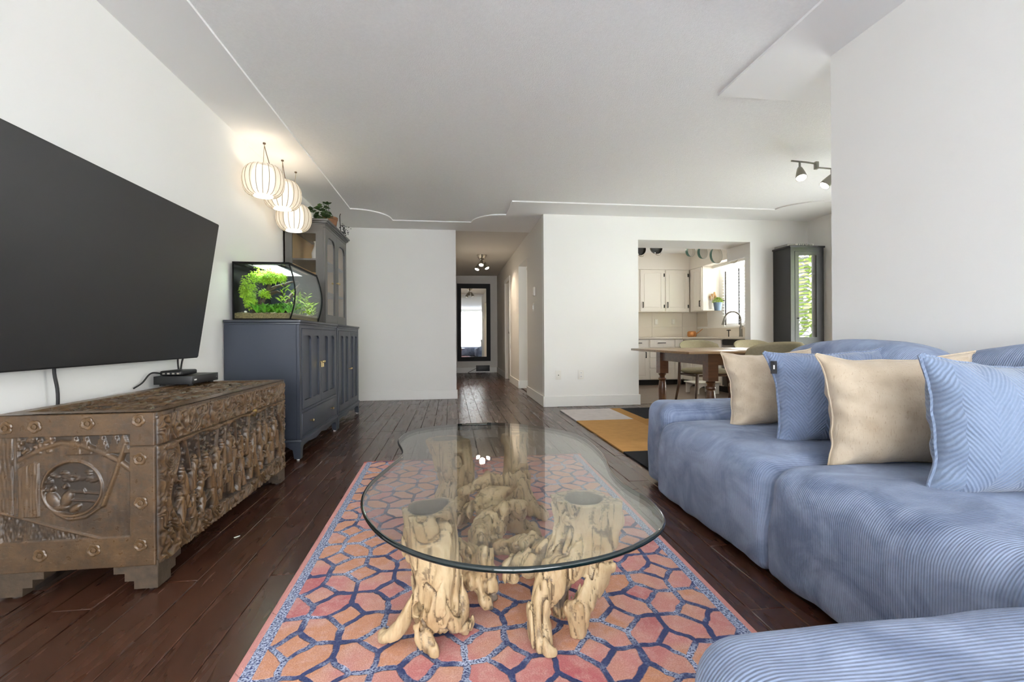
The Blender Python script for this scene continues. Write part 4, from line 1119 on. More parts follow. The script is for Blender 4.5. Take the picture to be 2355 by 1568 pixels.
def drift(name, box, chains, hollow=(), seed=0., h=.0036, stretch=.16, amp=.028, grey=(), groove=1.0):
    (x0, x1), (y0, y1), (z0, z1) = box
    nx, ny, nz = [int(math.ceil((b2 - a) / h)) + 3 for a, b2 in box]
    ox, oy, oz = x0 - h, y0 - h, z0 - h
    X, Y, Z = np.meshgrid(ox + h * np.arange(nx), oy + h * np.arange(ny), oz + h * np.arange(nz), indexing='ij', sparse=False)
    X = X.astype(np.float32); Y = Y.astype(np.float32); Z = Z.astype(np.float32)
    w1 = vnoise(X * 11 + seed, Y * 11, Z * 7); w2 = vnoise(X * 11, Y * 11 + seed + 5, Z * 7 + 9)
    Xw, Yw = X + (w1 - .5) * .045, Y + (w2 - .5) * .045
    d_ = chain_sdf(Xw, Yw, Z, chains)
    near = np.abs(d_) < .06
    n1 = np.full_like(d_, .5); n2 = n1.copy(); lump = n1.copy()
    xs, ys, zs_ = Xw[near], Yw[near], Z[near]
    n1[near] = vnoise(xs / .019 + seed, ys / .019, zs_ / stretch + 2 * w1[near])
    n2[near] = vnoise(xs / .034, ys / .034 + seed, zs_ / (stretch * .9) + 3 * w2[near] + 17)
    lump[near] = fbm(xs / .05, ys / .05, zs_ / .09 + seed, 2)
    n3 = np.full_like(d_, .5); n3[near] = vnoise(xs / .0095 + 3 * lump[near], ys / .0095 + seed, zs_ / (stretch * .55) + 5)
    crack = np.maximum(np.exp(-((n2 - .5) / .05) ** 2), .8 * np.exp(-((n1 - .5) / .06) ** 2))
    d_ = d_ - amp * (lump - .5) + groove * (.012 * np.exp(-((n2 - .5) / .075) ** 2) + .0065 * np.exp(-((n1 - .5) / .09) ** 2)) - .006 * np.abs(n1 - .5) + .0022 * np.exp(-((n3 - .5) / .12) ** 2)
    gr = np.zeros_like(d_)
    for (pts, rs, g_) in hollow:
        e = chain_sdf(Xw, Yw, Z, [(pts, rs)]) + .006 * (n1 - .5)
        d_ = np.maximum(d_, -e)
        if g_: gr = np.maximum(gr, np.clip(1 - (e - .001) / .009, 0, 1))
    for (c, r_) in grey:
        e = np.sqrt((X - c[0]) ** 2 + (Y - c[1]) ** 2 + (Z - c[2]) ** 2) - r_ - .04 * (w1 - .5); gr = np.maximum(gr, np.clip(.5 - e / .02, 0, 1))
    d_ = np.maximum(d_, Z - z1); d_ = np.maximum(d_, z0 - Z)
    d_[0] = d_[-1] = 1; d_[:, 0] = d_[:, -1] = 1; d_[:, :, 0] = d_[:, :, -1] = 1
    V, F = surface_nets(d_, (ox, oy, oz), h)
    ii = tuple(np.clip(np.round((V - np.array([ox, oy, oz])) / h).astype(int), 0, np.array(d_.shape) - 1).T)
    o = npmesh(name, V, F, 'drift_wood', ctab, True, {'grey': gr[ii], 'crack': crack[ii]})
    o.location = -Vector(ctab.location)
    return o
G0 = .0125
# front-left stump with open top and root toes
drift('stump', ((-.24, .10), (1.24, 1.52), (G0, TOPZ)),
      [([(-.055, 1.385, .42), (-.06, 1.385, .3), (-.045, 1.39, .18), (-.05, 1.40, .08)], [.072, .074, .078, .07]),
       ([(-.03, 1.34, .22), (-.03, 1.32, .12), (.0, 1.34, .07)], [.03, .034, .028]),
       ([(-.09, 1.36, .14), (-.14, 1.36, .07), (-.185, 1.375, .03)], [.035, .028, .022]),
       ([(-.08, 1.33, .1), (-.085, 1.31, .05), (-.06, 1.285, .022)], [.03, .026, .022]),
       ([(.0, 1.38, .12), (.03, 1.39, .05), (.03, 1.40, .02)], [.04, .035, .03])],
      hollow=[([(-.057, 1.38, .45), (-.058, 1.38, .36), (-.058, 1.385, .31)], [.05, .047, .03], True), ([(-.11, 1.30, .11), (-.09, 1.36, .12)], [.022, .018], False)], seed=1.3, grey=[((-.02, 1.33, .045), .03)])
# front-right stump: leaning, split open in front
drift('stump', ((.14, .56), (1.18, 1.56), (G0, TOPZ)),
      [([(.40, 1.39, .42), (.39, 1.39, .31), (.355, 1.39, .22)], [.078, .075, .06]),
       ([(.455, 1.36, .40), (.465, 1.36, .33)], [.04, .03]),
       ([(.33, 1.41, .40), (.33, 1.40, .3)], [.035, .035]),
       ([(.36, 1.37, .24), (.29, 1.34, .17), (.245, 1.32, .1), (.24, 1.30, .04)], [.06, .05, .036, .034]),
       ([(.25, 1.30, .05), (.26, 1.275, .025)], [.03, .026]),
       ([(.44, 1.37, .3), (.43, 1.35, .2), (.39, 1.345, .12), (.355, 1.34, .08), (.355, 1.335, .02)], [.04, .036, .03, .034, .022]),
       ([(.34, 1.41, .2), (.31, 1.43, .1), (.31, 1.42, .04)], [.05, .035, .03]),
       ([(.36, 1.40, .26), (.26, 1.45, .19), (.19, 1.49, .13)], [.05, .04, .036])],
      hollow=[([(.395, 1.385, .45), (.395, 1.385, .36), (.39, 1.39, .32)], [.05, .046, .03], True), ([(.43, 1.29, .255), (.415, 1.33, .25)], [.02, .016], False)], seed=4.1, grey=[((.315, 1.40, .1), .045), ((.32, 1.39, .16), .03)])
# back-left stump
drift('stump', ((-.20, .16), (2.04, 2.46), (G0, TOPZ)),
      [([(-.03, 2.30, .42), (-.01, 2.29, .32), (.015, 2.26, .2), (.01, 2.24, .08)], [.09, .08, .07, .085]),
       ([(.05, 2.27, .38), (.08, 2.26, .28), (.07, 2.24, .18)], [.045, .04, .035]),
       ([(-.04, 2.22, .12), (-.1, 2.16, .05), (-.14, 2.14, .03)], [.05, .04, .03])],
      hollow=[([(-.03, 2.30, .45), (-.028, 2.30, .37), (-.02, 2.295, .33)], [.05, .046, .03], True), ([(-.13, 2.12, .09), (-.09, 2.18, .1)], [.03, .022], True)], seed=7.7, h=.0048)
# back-right stump
drift('stump', ((.18, .50), (2.10, 2.52), (G0, TOPZ)),
      [([(.325, 2.385, .42), (.325, 2.37, .33), (.33, 2.33, .2), (.32, 2.27, .08)], [.072, .062, .062, .08]),
       ([(.27, 2.37, .41), (.265, 2.37, .37)], [.04, .03]),
       ([(.31, 2.24, .12), (.26, 2.18, .06), (.22, 2.14, .03)], [.05, .04, .03]), ([(.36, 2.26, .1), (.41, 2.2, .03)], [.05, .03])],
      hollow=[([(.325, 2.385, .45), (.325, 2.38, .38)], [.03, .026], True)], seed=11.2, h=.0048)
# tangle of roots in the middle
drift('root_tangle', ((-.04, .42), (1.42, 2.34), (G0, .30)),
      [([(.06, 1.5, .12), (.1, 1.66, .16), (.16, 1.85, .17), (.18, 2.05, .16), (.2, 2.22, .16)], [.045, .055, .06, .055, .045]),
       ([(.02, 1.50, .22), (.06, 1.56, .17), (.09, 1.6, .1), (.1, 1.58, .04)], [.03, .034, .03, .028]),
       ([(.10, 1.48, .20), (.12, 1.50, .12), (.1, 1.47, .06)], [.03, .045, .035]),
       ([(.28, 1.50, .2), (.2, 1.62, .15), (.15, 1.72, .12), (.1, 1.78, .05)], [.035, .036, .034, .03]),
       ([(.05, 1.95, .24), (.14, 2.02, .26), (.24, 2.05, .25), (.28, 2.14, .2)], [.03, .032, .03, .032]),
       ([(.06, 1.86, .2), (.13, 1.92, .23), (.22, 1.95, .24)], [.028, .03, .026]),
       ([(.15, 1.80, .2), (.2, 1.77, .24), (.26, 1.82, .22), (.26, 1.9, .16)], [.026, .024, .024, .026]),
       ([(.3, 1.75, .16), (.33, 1.68, .1), (.34, 1.62, .04)], [.03, .028, .025]),
       ([(.05, 2.1, .14), (.0, 2.02, .08), (.0, 1.96, .03)], [.035, .03, .026]),
       ([(.22, 2.0, .12), (.3, 1.98, .06), (.34, 1.95, .03)], [.04, .035, .028])],
      seed=15.5, h=.0056, stretch=.06, amp=.04, grey=[((.1, 1.66, .1), .05), ((.2, 1.92, .16), .05), ((.13, 1.47, .04), .035)])
# glass top
gp = [(.124, .961), (-.037, 1.028), (-.167, 1.171), (-.249, 1.375), (-.264, 1.576), (-.225, 1.80), (-.197, 1.985), (-.242, 2.26), (-.176, 2.492), (.027, 2.60), (.266, 2.596), (.481, 2.446), (.603, 2.205), (.606, 1.883), (.556, 1.605), (.548, 1.434), (.566, 1.31), (.543, 1.165), (.46, 1.062), (.31, .982)]
P = [Vector((x, y, 0)) for x, y in gp]; n = len(P); outl = []
for i in range(n):
    p0, p1, p2, p3 = P[i - 1], P[i], P[(i + 1) % n], P[(i + 2) % n]
    for s in range(6):
        t = s / 6; outl.append(.5 * ((2 * p1) + (p2 - p0) * t + (2 * p0 - 5 * p1 + 4 * p2 - p3) * t * t + (3 * p1 - p0 - 3 * p2 + p3) * t ** 3))
n = len(outl)
mb = MB(); GZ0, GZ1 = .3905, .4045
tri = tessellate_polygon([outl])
mb.add([(p.x, p.y, GZ1) for p in outl], [t for t in tri]); mb.add([(p.x, p.y, GZ0) for p in outl], [t for t in tri])
gt = mb.wb('glass_top', 'table_glass', ctab)
m, nt, b = _new('glass_edge'); b.inputs['Base Color'].default_value = (.003, .009, .010, 1); b.inputs['Roughness'].default_value = .08; b.inputs['Coat Weight'].default_value = .5
vs_, fs = [], []; nr = 9
for i, p in enumerate(outl):
    t = outl[(i + 1) % n] - outl[i - 1]; nn = Vector((t.y, -t.x, 0)).normalized()
    if i == 0:
        c0 = sum((q for q in outl), Vector()) / n
    if nn.dot(p - c0) < 0 and i == 0: sgn = -1
    elif i == 0: sgn = 1
    nn *= sgn
    for k in range(nr):
        a = R(-90 + 180 * k / (nr - 1)); q = p + nn * .0065 * math.cos(a); vs_.append((q.x, q.y, (GZ0 + GZ1) / 2 + (GZ1 - GZ0) / 2 * math.sin(a)))
for i in range(n):
    j = (i + 1) % n
    for k in range(nr - 1): fs.append((i * nr + k, j * nr + k, j * nr + k + 1, i * nr + k + 1))
MB().add(vs_, fs).build('polished_edge', 'glass_edge', gt, smooth=True, autosmooth=80)
# ================================================================== SOFA AND DINING SIDE
# corduroy: ribs across the local Y axis
def corduroy(name, dark, light, axis=1, pitch=.0068):
    m, nt, b = _new(name)
    tc = nt.nodes.new('ShaderNodeTexCoord'); sp = N(nt, 'ShaderNodeSeparateXYZ', ins={0: tc.outputs['Object']})
    wv = noise(nt, tc.outputs['Object'], 3.5, 2)
    co_ = math_(nt, 'ADD', sp.outputs[axis], math_(nt, 'MULTIPLY', wv, .02))
    s = math_(nt, 'SINE', math_(nt, 'MULTIPLY', co_, 2 * PI / pitch))
    s01 = math_(nt, 'ADD', math_(nt, 'MULTIPLY', s, .5), .5)
    patch = noise(nt, tc.outputs['Object'], 4.5, 5, .62, .8)
    fac = math_(nt, 'ADD', math_(nt, 'MULTIPLY', s01, .22), math_(nt, 'MULTIPLY', ramp(nt, patch, [(.36, 0.), (.64, 1.)]), .78))
    nt.links.new(mixc(nt, fac, S(dark), S(light)), b.inputs['Base Color'])
    b.inputs['Roughness'].default_value = .85; b.inputs['Specular IOR Level'].default_value = .15
    b.inputs['Sheen Weight'].default_value = .2; b.inputs['Sheen Roughness'].default_value = .4; b.inputs['Sheen Tint'].default_value = (.85, .9, 1, 1)
    bump(nt, b, s01, .36, .004)
    return m
corduroy('blue_corduroy', (98, 110, 137), (150, 163, 190))
def soft_box(name, mat, parent, x0, x1, y0, y1, z0, z1, r, bulge=.03, side=.012, n=(44, 44, 22), arch=None, wr=.006, seed=0., rb=None):
    """padded block: rounded corners, crowned top, slightly swollen sides and slow wrinkles"""
    cx, cy_, cz = (x0 + x1) / 2, (y0 + y1) / 2, (z0 + z1) / 2
    a, b_, c = (x1 - x0) / 2, (y1 - y0) / 2, (z1 - z0) / 2
    Vs, Fs, off = [], [], 0
    def face(fix, sgn, p, q, na, nb):
        nonlocal off
        s = np.linspace(-1, 1, na); t = np.linspace(-1, 1, nb)
        s = np.sign(s) * (1 - (1 - np.abs(s)) ** 1.4); t = np.sign(t) * (1 - (1 - np.abs(t)) ** 1.4)
        A, B = np.meshgrid(s, t, indexing='ij'); Q = np.zeros(A.shape + (3,)); Q[..., p] = A; Q[..., q] = B; Q[..., fix] = sgn
        Vs.append(Q.reshape(-1, 3)); flip = (sgn > 0) != ((p + 1) % 3 == q); Fs.append(gridfaces(na, nb, off, not flip)); off += na * nb
    for sg in (-1, 1):
        face(2, sg, 0, 1, n[0], n[1]); face(0, sg, 1, 2, n[1], n[2]); face(1, sg, 0, 2, n[0], n[2])
    V = np.vstack(Vs); F = np.vstack(Fs)
    P_ = V * np.array([a, b_, c]); rr = min(r, a, b_, c)
    tz_ = np.clip((P_[:, 2:3] / c + .3) / .9, 0, 1); tz_ = tz_ * tz_ * (3 - 2 * tz_); rr = rb + (rr - rb) * tz_ if rb else rr
    inn = np.clip(P_, -np.array([[a, b_, c]]) + rr, np.array([[a, b_, c]]) - rr)
    dv = P_ - inn; ln = np.linalg.norm(dv, axis=1, keepdims=True); P_ = inn + dv / np.maximum(ln, 1e-6) * rr * (ln > 1e-6)
    ux, uy, uz = P_[:, 0] / a, P_[:, 1] / b_, P_[:, 2] / c
    up = np.clip(uz, 0, 1)
    P_[:, 2] += bulge * (1 - ux ** 4) * (1 - uy ** 4) * up
    P_[:, 0] += side * np.sign(ux) * np.abs(ux) ** 3 * (1 - uy ** 4) * (1 - uz ** 2)
    P_[:, 1] += side * .6 * np.sign(uy) * np.abs(uy) ** 3 * (1 - ux ** 4) * (1 - uz ** 2)
    if arch: P_[:, 2] += (arch * (1 - uy ** 2) - arch) * up
    nz = fbm((P_[:, 0] + cx) * 5 + seed, (P_[:, 1] + cy_) * 11, (P_[:, 2] + cz) * 4, 2) - .5
    P_ += (P_ / np.array([a, b_, c])) * (nz * wr * 2)[:, None]
    P_ += np.array([cx, cy_, cz])
    key = np.round(P_, 5); _, first, inv = np.unique(key, axis=0, return_index=True, return_inverse=True)
    inv = inv.ravel(); F = inv[F]; V2 = P_[first]
    good = np.array([len(set(f)) == 4 for f in F.tolist()])
    o = npmesh(name, V2, F[good], mat, parent)
    bm = bmesh.new(); bm.from_mesh(o.data); bmesh.ops.recalc_face_normals(bm, faces=bm.faces); bm.to_mesh(o.data); bm.free()
    if parent is not None and parent.type == 'EMPTY': o.location = -Vector(parent.location)
    return o
sofa = thing('modular_sofa', 'large blue corduroy corner sofa along the right-hand wall', 'sofa', (1.5, 1.3, 0))
soft_box('seat', 'blue_corduroy', sofa, 1.125, 1.90, 1.592, 2.495, .012, .408, .085, .020, .012, seed=1., rb=.032)
soft_box('seat', 'blue_corduroy', sofa, 1.125, 1.90, .715, 1.582, .012, .408, .085, .020, .012, seed=5., rb=.032)
soft_box('chaise', 'blue_corduroy', sofa, .35, 2.03, -.38, .705, .012, .43, .075, .012, .012, n=(60, 44, 22), seed=9., rb=.04)
soft_box('armrest', 'blue_corduroy', sofa, 1.185, 1.96, 2.505, 2.765, .012, .49, .07, .008, .01, seed=3., rb=.04)
soft_box('back_cushion', 'blue_corduroy', sofa, 1.80, 2.075, 1.60, 2.44, .30, .845, .11, .012, .02, arch=.055, seed=13.)
soft_box('back_cushion', 'blue_corduroy', sofa, 1.80, 2.075, .70, 1.585, .30, .845, .11, .012, .02, arch=.055, seed=17.)
for (x_, y_) in ((1.25, 2.38), (1.25, 1.7), (1.25, 1.45), (1.25, .8), (.45, .5), (.45, -.2), (1.8, 2.38), (1.8, .8), (1.8, -.2), (1.3, 2.66), (1.85, 2.66)):
    MB().lathe([(.025, 0), (.03, .022)], 12, (x_, y_, 0.0)).wb('foot', 'black_plastic', sofa)

# cushions
m, nt, b = _new('beige_linen')
v = coords(nt); n1 = noise(nt, v, 12., 3); sl = noise(nt, coords(nt, scale=(1, 1, .22)), 210., 2, .5); sl2 = noise(nt, coords(nt, scale=(.15, 1, 1)), 160., 2)
c = mixc(nt, ramp(nt, n1, [(.3, 0.), (.7, 1.)]), S((178, 161, 140)), S((198, 184, 164)))
c = mixc(nt, ramp(nt, sl, [(.6, 0.), (.74, .4)]), c, S((150, 124, 100)))
nt.links.new(c, b.inputs['Base Color']); b.inputs['Roughness'].default_value = .9; b.inputs['Sheen Weight'].default_value = .2; b.inputs['Specular IOR Level'].default_value = .15
bump(nt, b, math_(nt, 'ADD', sl, math_(nt, 'MULTIPLY', sl2, .6)), .35, .003)
def herring(name, lo, hi):
    m, nt, b = _new(name)
    tc = nt.nodes.new('ShaderNodeTexCoord'); sp = N(nt, 'ShaderNodeSeparateXYZ', ins={0: tc.outputs['Object']})
    zz = math_(nt, 'PINGPONG', math_(nt, 'ADD', sp.outputs[0], 2.), .06)
    ph = math_(nt, 'MULTIPLY', math_(nt, 'ADD', sp.outputs[2], math_(nt, 'MULTIPLY', zz, 1.5)), 2 * PI / .016)
    s01 = math_(nt, 'ADD', math_(nt, 'MULTIPLY', math_(nt, 'SINE', ph), .5), .5)
    nn = noise(nt, tc.outputs['Object'], 140., 2)
    nt.links.new(mixc(nt, math_(nt, 'ADD', math_(nt, 'MULTIPLY', s01, .35), math_(nt, 'MULTIPLY', nn, .55)), S(lo), S(hi)), b.inputs['Base Color'])
    b.inputs['Roughness'].default_value = .9; b.inputs['Sheen Weight'].default_value = .3; b.inputs['Specular IOR Level'].default_value = .15
    bump(nt, b, math_(nt, 'ADD', s01, math_(nt, 'MULTIPLY', nn, .4)), .45, .005)
herring('blue_herringbone', (104, 118, 146), (134, 148, 176)); herring('pale_herringbone', (106, 120, 144), (134, 148, 172))
plain('tag_black', (24, 24, 28), .7)
def pillow(label, mat, c, w, h, t, rz, lean, piping, seed, roll=0.):
    p = thing('throw_pillow', label, 'cushion', c, rz, 'throw pillows on the sofa')
    n = 64; s = np.linspace(-1, 1, n); A, B = np.meshgrid(s, s, indexing='ij')
    ea = np.abs(A); eb = np.abs(B)
    pin = .14
    X = A * w / 2 * (1 - pin * (1 - eb ** 2.2) * ea ** 2); Z = B * h / 2 * (1 - pin * (1 - ea ** 2.2) * eb ** 2)
    T_ = np.clip((1 - ea ** 2.3) * (1 - eb ** 2.3), 0, 1) ** .58
    e_ = 1 - np.maximum(ea, eb)
    X = X + .022 * (fbm(B * 2.6 + seed, A * .6, 0 * A + 2 * seed, 2) - .5) * ea ** 3; Z = Z + .022 * (fbm(A * 2.6 + seed, B * .6 + 7, 0 * A + seed, 2) - .5) * eb ** 3
    wr = (fbm(A * 3.2 + seed, B * 3.2, 0 * A + seed, 3) - .5)
    puck = np.sin(B * 15 + 3 * wr + seed) * np.exp(-((1 - ea) / .22) ** 2) + np.sin(A * 16 + 3 * wr + seed) * np.exp(-((1 - eb) / .18) ** 2)
    th = t / 2 * T_ * (1 + .3 * wr) + .009 * puck * np.clip(e_ * 8, 0, 1)
    # sag: weight settles downwards
    Yf = -th; Yb = th * .9
    bend = .03 * np.sin(A * 2 + seed) * (B * .5 + .5) + .02 * wr
    Vf = np.stack([X, Yf + bend, Z], -1).reshape(-1, 3); Vb = np.stack([X, Yb + bend, Z], -1).reshape(-1, 3)
    V = np.vstack([Vf, Vb]); F = np.vstack([gridfaces(n, n), gridfaces(n, n, n * n, True)])
    rot = Matrix.Rotation(lean, 3, 'X') @ Matrix.Rotation(roll, 3, 'Y')
    V = V @ np.array(rot).T
    key = np.round(V, 6); _, first, inv = np.unique(key, axis=0, return_index=True, return_inverse=True); inv = inv.ravel()
    V2 = V[first]; zmin = V2[:, 2].min()
    cov = npmesh('cover', V2, inv[F], mat, p)
    bm = bmesh.new(); bm.from_mesh(cov.data); bmesh.ops.recalc_face_normals(bm, faces=bm.faces); bm.to_mesh(cov.data); bm.free()
    edge = [(0, j) for j in range(n)] + [(i, n - 1) for i in range(1, n)] + [(n - 1, j) for j in range(n - 2, -1, -1)] + [(i, 0) for i in range(n - 2, 0, -1)]
    Vg = V[:n * n].reshape(n, n, 3)
    MB().tube([tuple(Vg[i, j]) for i, j in edge[::2]], .0055 if piping else .003, 6, closed=True).build('piping', mat, p, smooth=True)
    return p, Vg
SEAT = .425
pillow('beige linen pillow leaning in the far corner against the armrest', 'beige_linen', (1.625, 2.225, .607), .47, .40, .23, R(-13), R(-9), False, 1.7, R(-3))
_p, _vg = pillow('blue herringbone pillow with a black tag between the two beige pillows', 'blue_herringbone', (1.635, 1.855, .610), .50, .42, .23, R(-13), R(-8), True, 4.2, R(-2))
pillow('larger beige linen pillow between the two blue pillows', 'beige_linen', (1.60, 1.515, .605), .52, .42, .25, R(-13), R(-8), False, 8.3, R(-1))
pillow('pale blue herringbone pillow nearest the viewer on the sofa', 'pale_herringbone', (1.64, 1.185, .60), .54, .42, .25, R(-12), R(-9), True, 12.9, R(1))
tg = MB().box(-.25, -.225, -.006, -.002, .10, .155).build('brand_tag', 'tag_black', _p)
MB().box(-.241, -.235, -.0072, -.0062, .120, .138).build('tag_mark', 'trim_white', tg)

# ---- dining table
m, nt, b = _new('table_wood')
v = coords(nt, scale=(1, 14, 14)); f = noise(nt, v, 3., 4, .6, .5)
nt.links.new(mixc(nt, ramp(nt, f, [(.3, 0.), (.7, 1.)]), S((72, 46, 32)), S((104, 70, 48))), b.inputs['Base Color']); b.inputs['Roughness'].default_value = .28
m, nt, b = _new('table_top_wood')
v = coords(nt, scale=(1, 12, 12)); f = noise(nt, v, 3., 4, .6, .5)
nt.links.new(mixc(nt, ramp(nt, f, [(.3, 0.), (.7, 1.)]), S((116, 92, 66)), S((150, 122, 90))), b.inputs['Base Color']); b.inputs['Roughness'].default_value = .3
dt = thing('dining_table', 'brown wooden dining table with turned legs behind the sofa', 'table', (2.9, 4.31, .012))
TX0, TX1, TY0, TY1 = 1.95, 3.95, 3.68, 4.95
tz = .75
top = MB().box(TX0, 2.55, TY0, TY1, tz - .022, tz).wb('leaf', 'table_top_wood', dt, bevel=.004)
MB().box(2.552, TX1, TY0, TY1, tz - .022, tz).wb('top', 'table_top_wood', dt, bevel=.004)
LX0, LX1, LY0, LY1 = 2.23, 3.7, 3.84, 4.78
for (a, b_, c, e) in ((LX0 - .02, LX0 + .005, LY0, LY1), (LX1 - .005, LX1 + .02, LY0, LY1), (LX0, LX1, LY0 - .02, LY0 + .005), (LX0, LX1, LY1 - .005, LY1 + .02)):
    MB().box(a, b_, c, e, tz - .125, tz - .022).wb('apron', 'table_wood', dt)
def turned_leg(x, y):
    w = .046
    mb = MB().box(x - w, x + w, y - w, y + w, .49, tz - .022)
    mb.lathe([(.03, .49), (.04, .478), (.03, .465), (.026, .45), (.04, .44), (.044, .425), (.03, .41), (.034, .40), (.043, .33), (.041, .25), (.034, .1), (.03, .06), (.036, .05), (.024, .035), (.022, .013)], 20, (x, y, 0))
    return mb.wb('leg', 'table_wood', dt, smooth=True)
for (x_, y_) in ((LX0, LY0), (LX0, LY1), (LX1, LY0), (LX1, LY1)): turned_leg(x_, y_)

# ---- chairs with curved upholstered backs
plain('olive_fabric', (146, 136, 112), .9, var=.08, vscale=60, bmp=.3, bscale=300, spec=.15, bdist=.002); plain('walnut', (84, 58, 42), .4, var=.2, vscale=12)
def chair(label, x, y, rz):
    t = thing('dining_chair', label, 'chair', (x, y, .0125), rz, 'upholstered dining chairs')
    # local: front towards -y, back at +y
    n = 36; ang = np.linspace(0, 2 * PI, n, endpoint=False)
    rings = [(.0, .445), (.8, .445), (.94, .45), (1., .462), (1., .475), (.95, .49), (.8, .5), (.0, .505)]
    vs_, fs = [], []
    for s, z in rings:
        for q in ang:
            cx, sy = math.cos(q), math.sin(q); k = (abs(cx) ** 3.2 + abs(sy) ** 3.2) ** (-1 / 3.2)
            vs_.append((.245 * s * cx * k, .235 * s * sy * k, z - .012))
    for i in range(len(rings) - 1):
        for k in range(n): fs.append((i * n + k, i * n + (k + 1) % n, (i + 1) * n + (k + 1) % n, (i + 1) * n + k))
    MB().add(vs_, fs).build('seat', 'olive_fabric', t, smooth=True, autosmooth=70)
    # curved pad
    nu_, nv_ = 26, 14; P = np.zeros((2, nu_, nv_, 3))
    for i in range(nu_):
        for j in range(nv_):
            s = -1 + 2 * i / (nu_ - 1); u_ = -1 + 2 * j / (nv_ - 1)
            q = s * .95; rr_ = .30
            zc = .725 + .085 * u_ * (1 - .55 * abs(s) ** 3.5) + .01 * (1 - s * s)
            th = .021 * math.sqrt(max(0, 1 - abs(s) ** 8)) * math.sqrt(max(0, 1 - abs(u_) ** 6))
            for k, sg in enumerate((-1, 1)):
                P[k, i, j] = ((rr_ + sg * th) * math.sin(q), .235 - .30 + (rr_ + sg * th) * math.cos(q) + .05 * u_ * .5, zc)
    mb = MB(); mb.grid(P[0]); mb.grid(P[1]); mb.build('backrest', 'olive_fabric', t, smooth=True, autosmooth=80)
    for sx in (-1, 1):
        MB().tube([(sx * .235, -.2, 0), (sx * .2, -.17, .25), (sx * .185, -.16, .435)], [.012, .017, .019], 10).build('leg', 'walnut', t, smooth=True)
        MB().tube([(sx * .25, .27, 0), (sx * .225, .2, .3), (sx * .222, .185, .5), (sx * .215, .20, .68)], [.012, .018, .019, .013], 10).build('leg', 'walnut', t, smooth=True)
        MB().tube([(sx * .19, -.16, .415), (sx * .222, .19, .415)], .012, 8).build('side_rail', 'walnut', t, smooth=True)
    MB().tube([(-.222, .19, .415), (.222, .19, .415)], .012, 8).build('back_rail', 'walnut', t, smooth=True)
    MB().tube([(-.19, -.16, .415), (.19, -.16, .415)], .012, 8).build('front_rail', 'walnut', t, smooth=True)
    return t
chair('olive upholstered chair on the kitchen side of the table, nearer the white wall', 2.965, 5.22, 0)
chair('olive upholstered chair on the kitchen side of the table, nearer the black cabinet', 3.665, 5.22, 0)
chair('olive upholstered chair with its back to the viewer, just behind the sofa pillows', 2.52, 3.53, PI)

# ---- black display cabinet
plain('black_cabinet', (30, 29, 29), .38); plain('black_inside', (30, 30, 31), .6)
dc = thing('display_cabinet', 'tall narrow black cabinet with a glass door in the dining corner', 'cabinet', (4.51, 5.66, 0))
BX0, BX1, BY0, BY1, BZ = 4.283, 4.745, 5.49, 5.818, 2.005
MB().box(BX0, BX0 + .02, BY0 + .02, BY1, .0, BZ).wb('side_panel', 'black_cabinet', dc); MB().box(BX1 - .02, BX1, BY0 + .02, BY1, .0, BZ).wb('side_panel', 'black_cabinet', dc)
MB().box(BX0 + .02, BX1 - .02, BY1 - .01, BY1, .06, BZ).wb('back_panel', 'black_inside', dc)
MB().box(BX0 - .015, BX1 + .015, BY0 - .012, BY1, BZ, BZ + .022).wb('top', 'black_cabinet', dc, bevel=.003)
MB().box(BX0 + .02, BX1 - .02, BY0 + .02, BY1 - .01, .05, .07).wb('floor_panel', 'black_cabinet', dc)
for z in (.6, 1.0, 1.35, 1.68): MB().box(BX0 + .02, BX1 - .02, BY0 + .03, BY1 - .01, z, z + .012).wb('shelf', 'black_inside', dc)
plate(rect(BX0, BX1, .05, BZ), [rect(BX0 + .055, BX1 - .055, .09, BZ - .05)], BY0, BY0 + .02, 'y').wb('face_frame', 'black_cabinet', dc)
dr = plate(rect(BX0 + .058, BX1 - .058, .093, BZ - .053), [rect(BX0 + .11, BX1 - .105, .86, BZ - .10), rect(BX0 + .11, BX1 - .105, .15, .78)], BY0 - .004, BY0 + .014, 'y').wb('door', 'black_cabinet', dc)
MB().box(BX0 + .105, BX1 - .10, BY0 + .003, BY0 + .007, .855, BZ - .095).build('pane', glassy('cabinet_glass', (.9, .9, .92), .16), dr)
MB().box(BX0 + .105, BX1 - .10, BY0 + .004, BY0 + .01, .14, .79).build('panel', 'black_cabinet', dr)
MB().lathe([(.005, 0), (.006, -.014), (.011, -.02), (.006, -.026)], 14, (BX0 + .085, BY0 - .004, 1.10), axis='y').build('knob', 'black_metal', dr, smooth=True)
bk = thing('book', 'grey book lying flat on top of the black cabinet', 'book', (4.36, 5.68, BZ + .022))
plain('book_cover', (150, 148, 144), .7); plain('paper', (226, 222, 212), .9)
MB().box(4.29, 4.45, 5.56, 5.80, BZ + .023, BZ + .027).box(4.29, 4.45, 5.56, 5.80, BZ + .048, BZ + .052).box(4.29, 4.294, 5.56, 5.80, BZ + .023, BZ + .052).wb('cover', 'book_cover', bk)
MB().box(4.295, 4.446, 5.565, 5.795, BZ + .027, BZ + .048).wb('pages', 'paper', bk)
sg_ = thing('letter_block', 'narrow pale block with a row of small dark letter shapes on the black cabinet', 'ornament', (4.55, 5.53, BZ + .022))
MB().box(4.40, 4.63, 5.52, 5.55, BZ + .023, BZ + .052).wb('block', 'paper', sg_)
